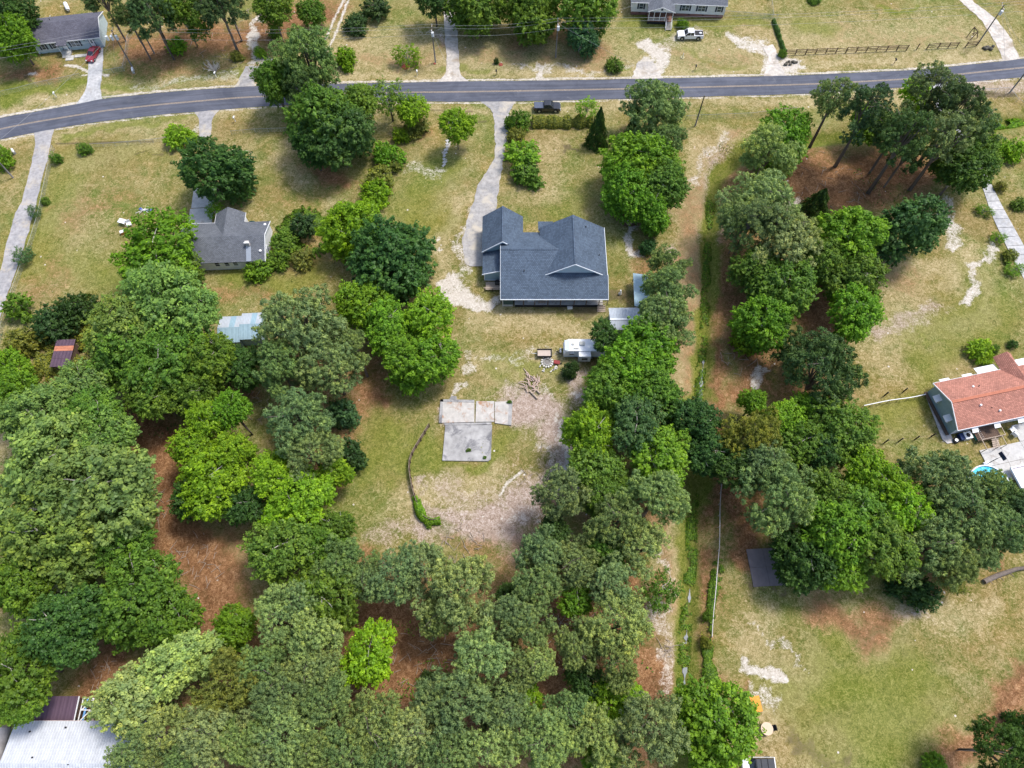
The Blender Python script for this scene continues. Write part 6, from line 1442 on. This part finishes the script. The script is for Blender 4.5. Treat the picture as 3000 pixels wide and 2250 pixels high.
for a, q_, lab in ((pA, (305, 160), 'left guy wire of the transformer pole'), (pA, (335, 180), 'second guy wire of the transformer pole'), (pE, (2945, 175), 'guy wire of the top right pole'), (pE, (2975, 145), 'outer guy wire of the top right pole')):
    mb = MB(); wire(mb, a - Vector((0, 0, .8)), Vector((*g(*q_), 0)), 0, .02); tag(mb.build('guy_wire', WIRE), lab, 'guy wire', 'guy wires')
mb = MB()

# ------------------------------------------------------------------ vehicles
def extrude_profile(prof, wd, taper=1.0):
    """side outline (x,z) widened to wd, top points narrowed by taper"""
    mb = MB(); zs = [p[1] for p in prof]; z0, z1 = min(zs), max(zs)
    hw = [wd / 2 * (1 - (1 - taper) * (z - z0) / (z1 - z0)) for _, z in prof]
    A = [(x, -h, z) for (x, z), h in zip(prof, hw)]; B = [(x, h, z) for (x, z), h in zip(prof, hw)]
    mb.face(A); mb.face(B[::-1]); n_ = len(prof)
    for i in range(n_): j = (i + 1) % n_; mb.face([A[j], A[i], B[i], B[j]])
    return mb
def wheel(t, x, y, r=.4, wd=.26):
    mb = MB(); mb.disc((x, y, r), r, wd, 20, 'Y'); tw = mb.build('wheel', DARK, t); mb = MB(); mb.disc((x, y, r), r * .58, wd + .02, 14, 'Y'); mb.build('rim', STEEL, tw)
def pickup(label, loc, rz, paint, bedmat, cover=None, L=5.8):
    t = thing('pickup_truck', label, 'pickup truck', (*loc, 0), rz); h = L / 2
    extrude_profile([(-h, .45), (-h, 1.1), (-h + .08, 1.2), (.85, 1.2), (h - .35, 1.12), (h - .03, .95), (h, .5), (h - .2, .4), (-h + .1, .4)], 2.0, .95).build('body', paint, t, bevel=.08)
    extrude_profile([(-.75, 1.15), (-.68, 1.82), (.55, 1.86), (1.35, 1.18)], 1.82, .8).build('cab', CARGLASS, t, bevel=.05)
    extrude_profile([(-.72, 1.80), (-.66, 1.9), (.5, 1.92), (.72, 1.80)], 1.56, .95).build('cab_roof', paint, t, bevel=.05)
    for y in (-.82, .82):
        mb = MB(); mb.bar((-.7, y, 1.2), (-.67, y * .91, 1.85), .12, .1); mb.bar((.1, y * 1.04, 1.2), (.1, y * .92, 1.85), .1, .08); mb.bar((1.3, y * .98, 1.2), (.6, y * .88, 1.86), .09, .09); mb.build('pillar', paint, t)
        mb = MB(); mb.box(1.05, y * 1.25, 1.3, .2, .24, .18); mb.build('mirror', DARK if paint is not WHITE else WHITE, t)
    mb = MB(); mb.box((-h - .78) / 2 - .05, 0, 1.19, h - 1.02, 1.6, .05) if not cover else mb.box((-h - .78) / 2, 0, 1.24, h - .85, 1.8, .08); mb.build('bed_floor' if not cover else 'bed_cover', bedmat, t, bevel=.03)
    if not cover: mb = MB(); mb.ball((-h + .75, .25, 1.35), .35, .3, .2, 6, 8); mb.build('cargo', WHITE, t)
    for x in (-h + 1.1, h - 1.05):
        for y in (-.9, .9): wheel(t, x, y, .42)
        for y in (-1.0, 1.0): mb = MB(); mb.disc((x, y, .52), .52, .05, 16, 'Y'); mb.build('wheel_arch', DARK, t)
    for y in (-.75, .75): mb = MB(); mb.box(h - .05, y, .85, .14, .35, .2); mb.build('headlight', M('headlight_glass', (.7, .7, .65), .05, 2, .2), t, bevel=.02); mb = MB(); mb.box(-h, y * 1.15, .95, .06, .18, .35); mb.build('tail_light', M('tail_red', (.35, .02, .02), .1, 2, .3), t)
    mb = MB(); mb.box(h, 0, .78, .08, 1.1, .35); mb.build('grille', DARK, t); mb = MB(); mb.box(h + .02, 0, .5, .14, 1.9, .2); mb.build('bumper', STEEL, t)
    return t
CWHITE = M('car_paint_white', (.82, .83, .85), .02, 1, .25, spec=.6); CBLK = M('car_paint_black', (.02, .022, .028), .1, 1, .15, spec=.8); CRED = M('car_paint_maroon', (.3, .03, .045), .1, 1, .2, spec=.7)
pickup('white pickup truck parked on the dry grass before the white house', (g(2021, 118)[0], g(2021, 118)[1] + .9), R(180), CWHITE, M('black_bed', (.03, .03, .035), .2, 3))
pickup('black pickup truck with covered bed parked on the verge below the road', (g(1603, 331)[0], g(1603, 331)[1] + 1.0), 0, CBLK, M('bed_cover_blue_black', (.09, .11, .16), .05, 2, .6), True, 5.6)
t = thing('parked_car', 'maroon car parked at the top of the concrete driveway', 'car', (g(276, 165)[0], g(276, 165)[1], 0), R(-98)); h = 2.25
extrude_profile([(-h, .4), (-h, .85), (-h + .15, .95), (-.9, 1.0), (1.0, .98), (h - .25, .82), (h, .6), (h - .05, .35), (-h + .1, .32)], 1.8, .92).build('body', CRED, t, bevel=.1)
extrude_profile([(-1.75, .95), (-1.1, 1.42), (.15, 1.46), (1.05, .95)], 1.6, .8).build('cabin_glass', CARGLASS, t, bevel=.05)
extrude_profile([(-1.15, 1.38), (-1.05, 1.48), (.1, 1.5), (.25, 1.38)], 1.36, .95).build('roof_panel', CRED, t, bevel=.05)
for x in (-1.4, 1.4):
    for y in (-.82, .82): wheel(t, x, y, .33, .22)
for y in (-.65, .65): mb = MB(); mb.box(h - .06, y, .65, .12, .35, .16); mb.build('headlight', WHITE, t, bevel=.02); mb = MB(); mb.box(-h + .02, y, .75, .08, .35, .18); mb.build('tail_light', CRED, t)
for y in (-.72, .72): mb = MB(); mb.bar((-.45, y * 1.07, 1.0), (-.45, y * .95, 1.44), .08); mb.bar((1.0, y * 1.02, 1.0), (.2, y * .9, 1.46), .07); mb.bar((-1.7, y, 1.0), (-1.1, y * .9, 1.44), .07); mb.build('pillar', CRED, t)
t = thing('parked_suv', 'black vehicle with white rear end at the bottom edge beside the big tree', 'suv', (*g(2224, 2240, 1.0), 0), R(180)); h = 2.3
extrude_profile([(-h, .45), (-h, 1.0), (h - .5, 1.05), (h - .05, .85), (h, .5)], 1.9, .95).build('body', WHITE, t, bevel=.1)
extrude_profile([(-h + .1, 1.0), (-h + .35, 1.7), (.6, 1.74), (1.4, 1.02)], 1.75, .84).build('cabin_glass', CARGLASS, t, bevel=.05)
extrude_profile([(-h + .38, 1.68), (-h + .42, 1.78), (.5, 1.8), (.65, 1.68)], 1.5, .96).build('roof_panel', M('dark_roof_fabric', (.05, .055, .065), .1, 3, .6), t, bevel=.04)
for x in (-1.0, -.1): mb = MB(); mb.box(x, 0, 1.82, .07, 1.45, .05); mb.build('roof_bar', DARK, t)
for x in (-1.45, 1.45):
    for y in (-.85, .85): wheel(t, x, y, .38)
# camper
cp = thing('camper_trailer', 'white travel trailer with slide-out parked under the dark tree', 'camper', (12.85, 59.55, 0), 0)
CW = M('camper_white', (.78, .8, .82), .05, 2, .35, spec=.5); CG = M('camper_grey_band', (.5, .58, .66), .08, 3, .4)
extrude_profile([(-3.75, .75), (-3.8, 1.6), (-3.35, 2.75), (-3.0, 2.9), (3.7, 2.9), (3.75, .7)], 2.35, .97).build('body', CW, cp, bevel=.12)
mb = MB(); mb.box(0, -1.19, .95, 7.2, .04, .35); mb.build('stripe', CG, cp); mb = MB(); mb.box(-3.2, 0, 2.85, .9, 2.0, .12); mb.build('front_cap', CG, cp, bevel=.05)
mb = MB(); mb.box(-.15, -1.65, 1.75, 2.1, .95, 1.9); so = mb.build('slide_out', CW, cp, bevel=.05)
mb = MB(); mb.box(-.15, -2.14, 1.75, 1.0, .04, .6); mb.build('pane', CARGLASS, so)
window(cp, (-2.4, -1.19, 1.9), .8, .5, rows=1, glass=CARGLASS)
for x, y, sx, sy, nm in ((-.6, .3, .9, .7, 'roof_air_conditioner'), (-2.2, .2, .4, .4, 'roof_vent'), (1.7, .1, .5, .5, 'roof_vent'), (-1.7, -.7, .9, .12, 'roof_rail')): mb = MB(); mb.box(x, y, 3.0, sx, sy, .22); mb.build(nm, M('camper_beige', (.5, .5, .46), .1, 3), cp, bevel=.06)
mb = MB(); mb.tube([(-3.0, 1.22, 2.75), (3.2, 1.22, 2.75)], .09, 8); mb.build('awning_roll', WHITE, cp)
for y in (-.25, .25): mb = MB(); mb.ball((-4.25, y, .95), .2, .2, .35); mb.build('gas_bottle', WHITE, cp, smooth=True)
mb = MB(); mb.bar((-3.7, -.6, .5), (-5.0, 0, .5), .1); mb.bar((-3.7, .6, .5), (-5.0, 0, .5), .1); mb.build('hitch', DARK, cp)
for x in (.4, 1.3):
    for y in (-1.1, 1.1): wheel(cp, x, y, .36, .2)
t = thing('utility_trailer', 'small open utility trailer with a wooden floor left of the camper', 'trailer', (5.75, 59.2, 0), 0)
mb = MB(); mb.box(0, 0, .55, 2.4, 1.3, .06); mb.build('floor', M('plywood', (.5, .42, .36), .12, 2), t)
for a in ((0, .72, 2.6, .08), (0, -.72, 2.6, .08), (1.28, 0, .12, 1.5), (-1.28, 0, .08, 1.5)): mb = MB(); mb.box(a[0], a[1], .7, a[2], a[3], .35); mb.build('side_rail', DARK, t)
mb = MB(); mb.bar((-1.3, 0, .5), (-2.2, 0, .5), .08); mb.build('tongue', STEEL, t)
for y in (-.85, .85): wheel(t, .1, y, .3, .18)
# ------------------------------------------------------------------ yard things
t = thing('fire_pit', 'round fire pit ringed with white stones below the small trailer', 'fire pit', (*g(1603, 1062), 0)); 
for i in range(14): a = i * .449; mb = MB(); mb.box(.95 * math.cos(a), .95 * math.sin(a), .14, .36, .24, .28, rz=a + random.uniform(-.4, .4)); mb.build('stone', CONCW, t, bevel=.04)
mb = MB(); mb.tube([(.62 * math.cos(a), .62 * math.sin(a), .3) for a in np.linspace(0, 6.28, 18)], .05, 6); mb.build('steel_ring', STEEL, t); mb = MB(); mb.disc((0, 0, .05), .6, .1, 16); mb.build('ash', M('ash_grey', (.2, .19, .18), .3, 6), t)
for i in range(12): a = random.uniform(3.4, 6.0); r_ = random.uniform(1.3, 2.0); mb = MB(); mb.box(r_ * math.cos(a), r_ * math.sin(a), .1, random.uniform(.2, .5), .16, .18, rz=random.random() * 3); mb.build('stone', CONCW, t)
t = thing('wheelbarrow', 'dark red wheelbarrow lying right of the fire pit', 'wheelbarrow', (*g(1631, 1064), 0), -.2); mb = MB(); mb.box(0, 0, .35, .9, .6, .3, tx=1.2, ty=1.15); mb.build('tray', M('maroon_paint', (.25, .03, .03), .2, 3, .4), t)
for s_ in (-1, 1): mb = MB(); mb.bar((-.9, .25 * s_, .3), (.7, .15 * s_, .2), .05); mb.build('handle', WOODL, t)
mb = MB(); mb.disc((.75, 0, .2), .2, .08, 12, 'Y'); mb.build('wheel', DARK, t)
for nm, px, py, n_, rr, lab in (('brush_pile', 1562, 1128, 34, 1.7, 'heap of pale cut branches and logs on the bare ground below the fire pit'),):
    t = thing(nm, lab, 'brush pile', (*g(px, py), 0))
    for i in range(n_):
        a = random.uniform(0, 6.28); r_ = random.uniform(0, rr); x, y = r_ * math.cos(a) * .9, r_ * math.sin(a) * 1.3; d = random.gauss(1.9, .7); L = random.uniform(.4, 1.9)
        mb = MB(); z = random.uniform(.08, .45); mb.tube([(x, y, z), (x + L * .5 * math.cos(d), y + L * .5 * math.sin(d), z + .08), (x + L * math.cos(d + .2), y + L * math.sin(d + .2), z - .04)], [.1, .09, .05], 6); mb.build('log', M('bleached_log', (.5, .38, .32), .25, 5), t)
    for i in range(2): mb = MB(); mb.tube([(-.6 + i, -1.2 + i * .3, .15), (.7 + i * .5, -2.7 + i, .2)], .17, 8); mb.build('log', WOODL, t)
t = thing('lumber_stack', 'small stack of weathered lumber in the gap below the large dark pine', 'lumber', (*g(2392, 1255), 0), .15)
for i in range(6): mb = MB(); mb.box(-.5 + i * .19, 0, .1 + .1 * (i % 2), .16, 2.6, .1); mb.build('plank', WOODL, t)
def mailbox(px, py, label, mat, white=False):
    t = thing('mailbox', label, 'mailbox', (*g(px, py), 0), random.uniform(-.3, .3), 'roadside mailboxes'); mb = MB(); mb.box(0, 0, .55, .1, .1, 1.1); mb.build('post', WOODD if not white else WHITE, t)
    mb = MB(); mb.tube([(0, -.28, 1.2), (0, .28, 1.2)], .16, 10); mb.build('box', mat, t)
for a in ((2036, 206, 'black mailbox on the verge below the white pickup', DARK), (2618, 187, 'dark mailbox on the verge below the long rail fence', DARK), (1454, 220, 'black mailbox right of the gravel drive', DARK), (1223, 221, 'white mailbox on the verge left of the gravel drive', WHITE, True), (166, 285, 'white mailbox on the left verge by the road', WHITE, True), (634, 226, 'white mailbox below the white dead bush', WHITE, True), (690, 356, 'white mailbox in the lawn by the short apron', WHITE, True)): mailbox(*a)
for px, py, L, lab, rz in ((200, 27, 2.6, 'long white gas tank behind the mobile home', 2.1), (392, 211, 1.3, 'small white gas tank right of the fence corner', 1.9), (43, 448, 1.2, 'white gas tank at the left edge by the driveway', 2.2)):
    t = thing('gas_tank', lab, 'gas tank', (*g(px, py), 0), rz, 'white gas tanks'); mb = MB(); r_ = L * .17; mb.tube([(-L / 2, 0, .75), (-L / 2 + .15, 0, .75), (L / 2 - .15, 0, .75), (L / 2, 0, .75)], [r_ * .5, r_, r_, r_ * .5], 14); mb.build('tank', WHITE, t, smooth=True)
    for x in (-L * .3, L * .3): mb = MB(); mb.box(x, 0, .25, .15, .5, .5); mb.build('foot', CONC, t)
t = thing('table', 'white square table at the left rim of the round green tree', 'table', (*g(363, 655), 0), -.3); mb = MB(); mb.box(0, 0, .8, 1.5, 1.0, .06); mb.build('table_top', WHITE, t)
for sx in (-.65, .65):
    for sy in (-.4, .4): mb = MB(); mb.box(sx, sy, .4, .07, .07, .8); mb.build('leg', WHITE, t)
for px, py, lab, mt, s_ in ((380, 660, 'dark and white folding chair beside the white table', DARK, 1.2), (362, 683, 'orange and white cooler below the white table', M('orange_plastic', (.55, .2, .05), .15, 3), 1.0)):
    t = thing('folding_chair' if 'chair' in lab else 'cooler', lab, 'chair' if 'chair' in lab else 'cooler', (*g(px, py), 0), .5)
    if 'chair' in lab: chair(t, WHITE); t.scale = (1.5, 1.5, 1)
    else: mb = MB(); mb.box(0, 0, .25, .9, .6, .5); mb.build('body', mt, t, bevel=.04); mb = MB(); mb.box(0, 0, .55, .95, .65, .1); mb.build('lid', WHITE, t, bevel=.03)
t = thing('collapsed_canopy', 'collapsed blue canopy with splayed white poles in the left lawn', 'canopy', (*g(424, 619), 0))
for i in range(9): a = i * .7 + random.uniform(-.2, .2); L = random.uniform(1.0, 2.1); mb = MB(); mb.tube([(0, 0, .5), (L * math.cos(a), L * .6 * math.sin(a), .12)], .045, 5); mb.build('pole', WHITE, t)
for a, L in ((.1, 1.7), (2.6, 1.3)): mb = MB(); mb.face([(0, 0, .35), (L * math.cos(a - .2), L * math.sin(a - .2), .12), (L * math.cos(a + .25), L * math.sin(a + .25), .2)]); mb.face([(0, 0, .30), (L * math.cos(a + .25), L * math.sin(a + .25), .15), (L * math.cos(a - .2), L * math.sin(a - .2), .07)]); mb.build('fabric', M('royal_blue_cloth', (.05, .08, .35), .2, 2), t)
t = thing('tarp_cover', 'bright orange board roof peeking out right of the bottom tree', 'tarp', (*g(2216, 2062, 1.2), 0), .12); 
for i in range(5): mb = MB(); mb.box(-.1, -.85 + i * .42, 1.2, 1.5, .4, .05); mb.build('board', M('orange_board', (.75, .32, .05), .12, 1.5), t)
for sx in (-.7, .6):
    for sy in (-.9, .9): mb = MB(); mb.box(sx, sy, .6, .08, .08, 1.2); mb.build('post', DARK, t)
t = thing('table', 'tan rounded table right of the bottom tree', 'table', (*g(2247, 2135, .7), 0)); mb = MB(); mb.disc((0, 0, .75), .85, .06, 22); mb.build('table_top', M('tan_board', (.66, .5, .36), .06, 2), t, bevel=.01); mb = MB(); mb.disc((0, 0, .37), .1, .74, 8); mb.build('leg', DARK, t)
t = thing('patio_chair', 'dark chair beside the tan table near the bottom', 'chair', (*g(2261, 2133), 0), -1.4); chair(t, DARK); t.scale = (1.3, 1.3, 1)
t = thing('garden_statue', 'small white statue in the lawn right of the blue roofed house', 'statue', (*g(1816, 862), 0)); mb = MB(); mb.disc((0, 0, .15), .3, .3, 10); mb.build('base', CONC, t); mb = MB(); mb.tube([(0, 0, .3), (.05, 0, .7), (0, 0, 1.1), (0, 0, 1.35)], [.16, .22, .1, .13], 8); mb.build('figure', WHITE, t)
t = thing('tyre', 'old tyre hoop with a white stake in the lawn below the white pickup', 'tyre', (*g(1999, 169), 0)); mb = MB(); mb.tube([(.35 * math.cos(a), .35 * math.sin(a), .1) for a in np.linspace(0, 6.28, 16)], .08, 6); mb.build('ring', M('pale_yellow_paint', (.7, .66, .4), .1, 3), t); mb = MB(); mb.box(.2, .5, .4, .1, .1, .8); mb.build('stake', WHITE, t)
t = thing('stepping_path', 'broken pale stone path below the lone light green tree', 'path', (*g(1305, 430), 0)); t['kind'] = 'structure'
for i in range(9): mb = MB(); x_, y_ = Vector(g(1312 - 1.5 * i, 412 + i * 9)) - Vector(g(1305, 430)); mb.box(x_ + random.uniform(-.2, .2), y_, .03, random.uniform(.5, .9), random.uniform(.4, .7), .1, rz=random.random()); mb.build('stone', CONC, t)
t = thing('lawn_block', 'white block step below the rear porch of the blue roofed house', 'block', (*g(1669, 901), 0), .1); mb = MB(); mb.box(0, 0, .2, .9, .8, .4); mb.build('block', WHITE, t, bevel=.03); mb = MB(); mb.box(0, 0, .42, .95, .4, .04); mb.build('tread', CONC, t)
t = thing('culvert_pipe', 'dark culvert stones at the verge left of the curving gravel entrance', 'culvert', (*g(2318, 186), 0))
for i in range(12): mb = MB(); mb.ball((random.uniform(-1.6, 1.6), random.uniform(-.5, .5), .15), .35, .3, .25, 5, 7); mb.build('rock', M('dark_rock', (.1, .09, .07), .4, 3), t)
t = thing('culvert_pipe', 'dark rock pile at the roadside end of the right field track', 'culvert', (*g(2895, 142), 0))
for i in range(10): mb = MB(); mb.ball((random.uniform(-1.2, 1.2), random.uniform(-.5, .5), .2), .4, .35, .3, 5, 7); mb.build('rock', M('dark_rock', (.1, .09, .07)), t)
for px, py, rr, lab in ((1188, 195, .9, 'ring of red mulch at the foot of the thin multi stemmed tree'), (1467, 189, .5, 'red mulch ring around the tiny potted evergreen'), (1026, 198, .5, 'red mulch patch by the yellow green verge shrub'), (1273, 186, .3, 'red mulch around the foot of the gravel drive pole')):
    mb = MB(); mb.tube([(0, 0, -.05), (0, 0, .06), (0, 0, .1)], [rr, rr * .9, rr * .3], 14); o_ = mb.build('mulch_ring', M('red_mulch', (.3, .07, .05), .35, 6)); o_.location = (*g(px, py), 0); tag(o_, lab, 'mulch', 'red mulch rings')
# dead white bush
t = thing('dead_bush', 'leafless white dead bush on the north verge', 'dead bush', (*g(632, 208), 0)); DB = M('bleached_twig', (.55, .52, .5), .15, 5)
for i in range(34):
    a = random.uniform(0, 6.28); e = random.uniform(.5, 1.3); L = random.uniform(1.2, 3.0); d = Vector((math.cos(a) * math.cos(e), math.sin(a) * math.cos(e), math.sin(e))); p = d * L; mb = MB(); mb.tube([(0, 0, 0), p * .5, p], [.06, .04, .012], 5, False)
    for k_ in range(4): q_ = p * random.uniform(.4, .9); r_ = Vector(unit(1)[0]) * .6; mb.tube([q_, q_ + r_ + d * .3], [.03, .008], 4, False)
    mb.build('twig', DB, t)
# fallen grey log at the lower right
t = thing('fallen_log', 'dark fallen tree trunk at the right edge of the lower field', 'log', (*g(2880, 1705), 0)); mb = MB(); mb.tube([(0, 0, .3), (2.2, .9, .45), (5.5, 1.9, .4), (8, 2.2, .5)], [.4, .38, .3, .25], 8); mb.build('trunk', BARK, t, smooth=True)
for k_ in range(3): mb = MB(); mb.tube([(k_ * 1.8 + .6, .3 + k_ * .5, .4), (k_ * 1.8 + .9, -.5 + k_ * .5, .9)], [.1, .03], 5); mb.build('stub', BARK, t)
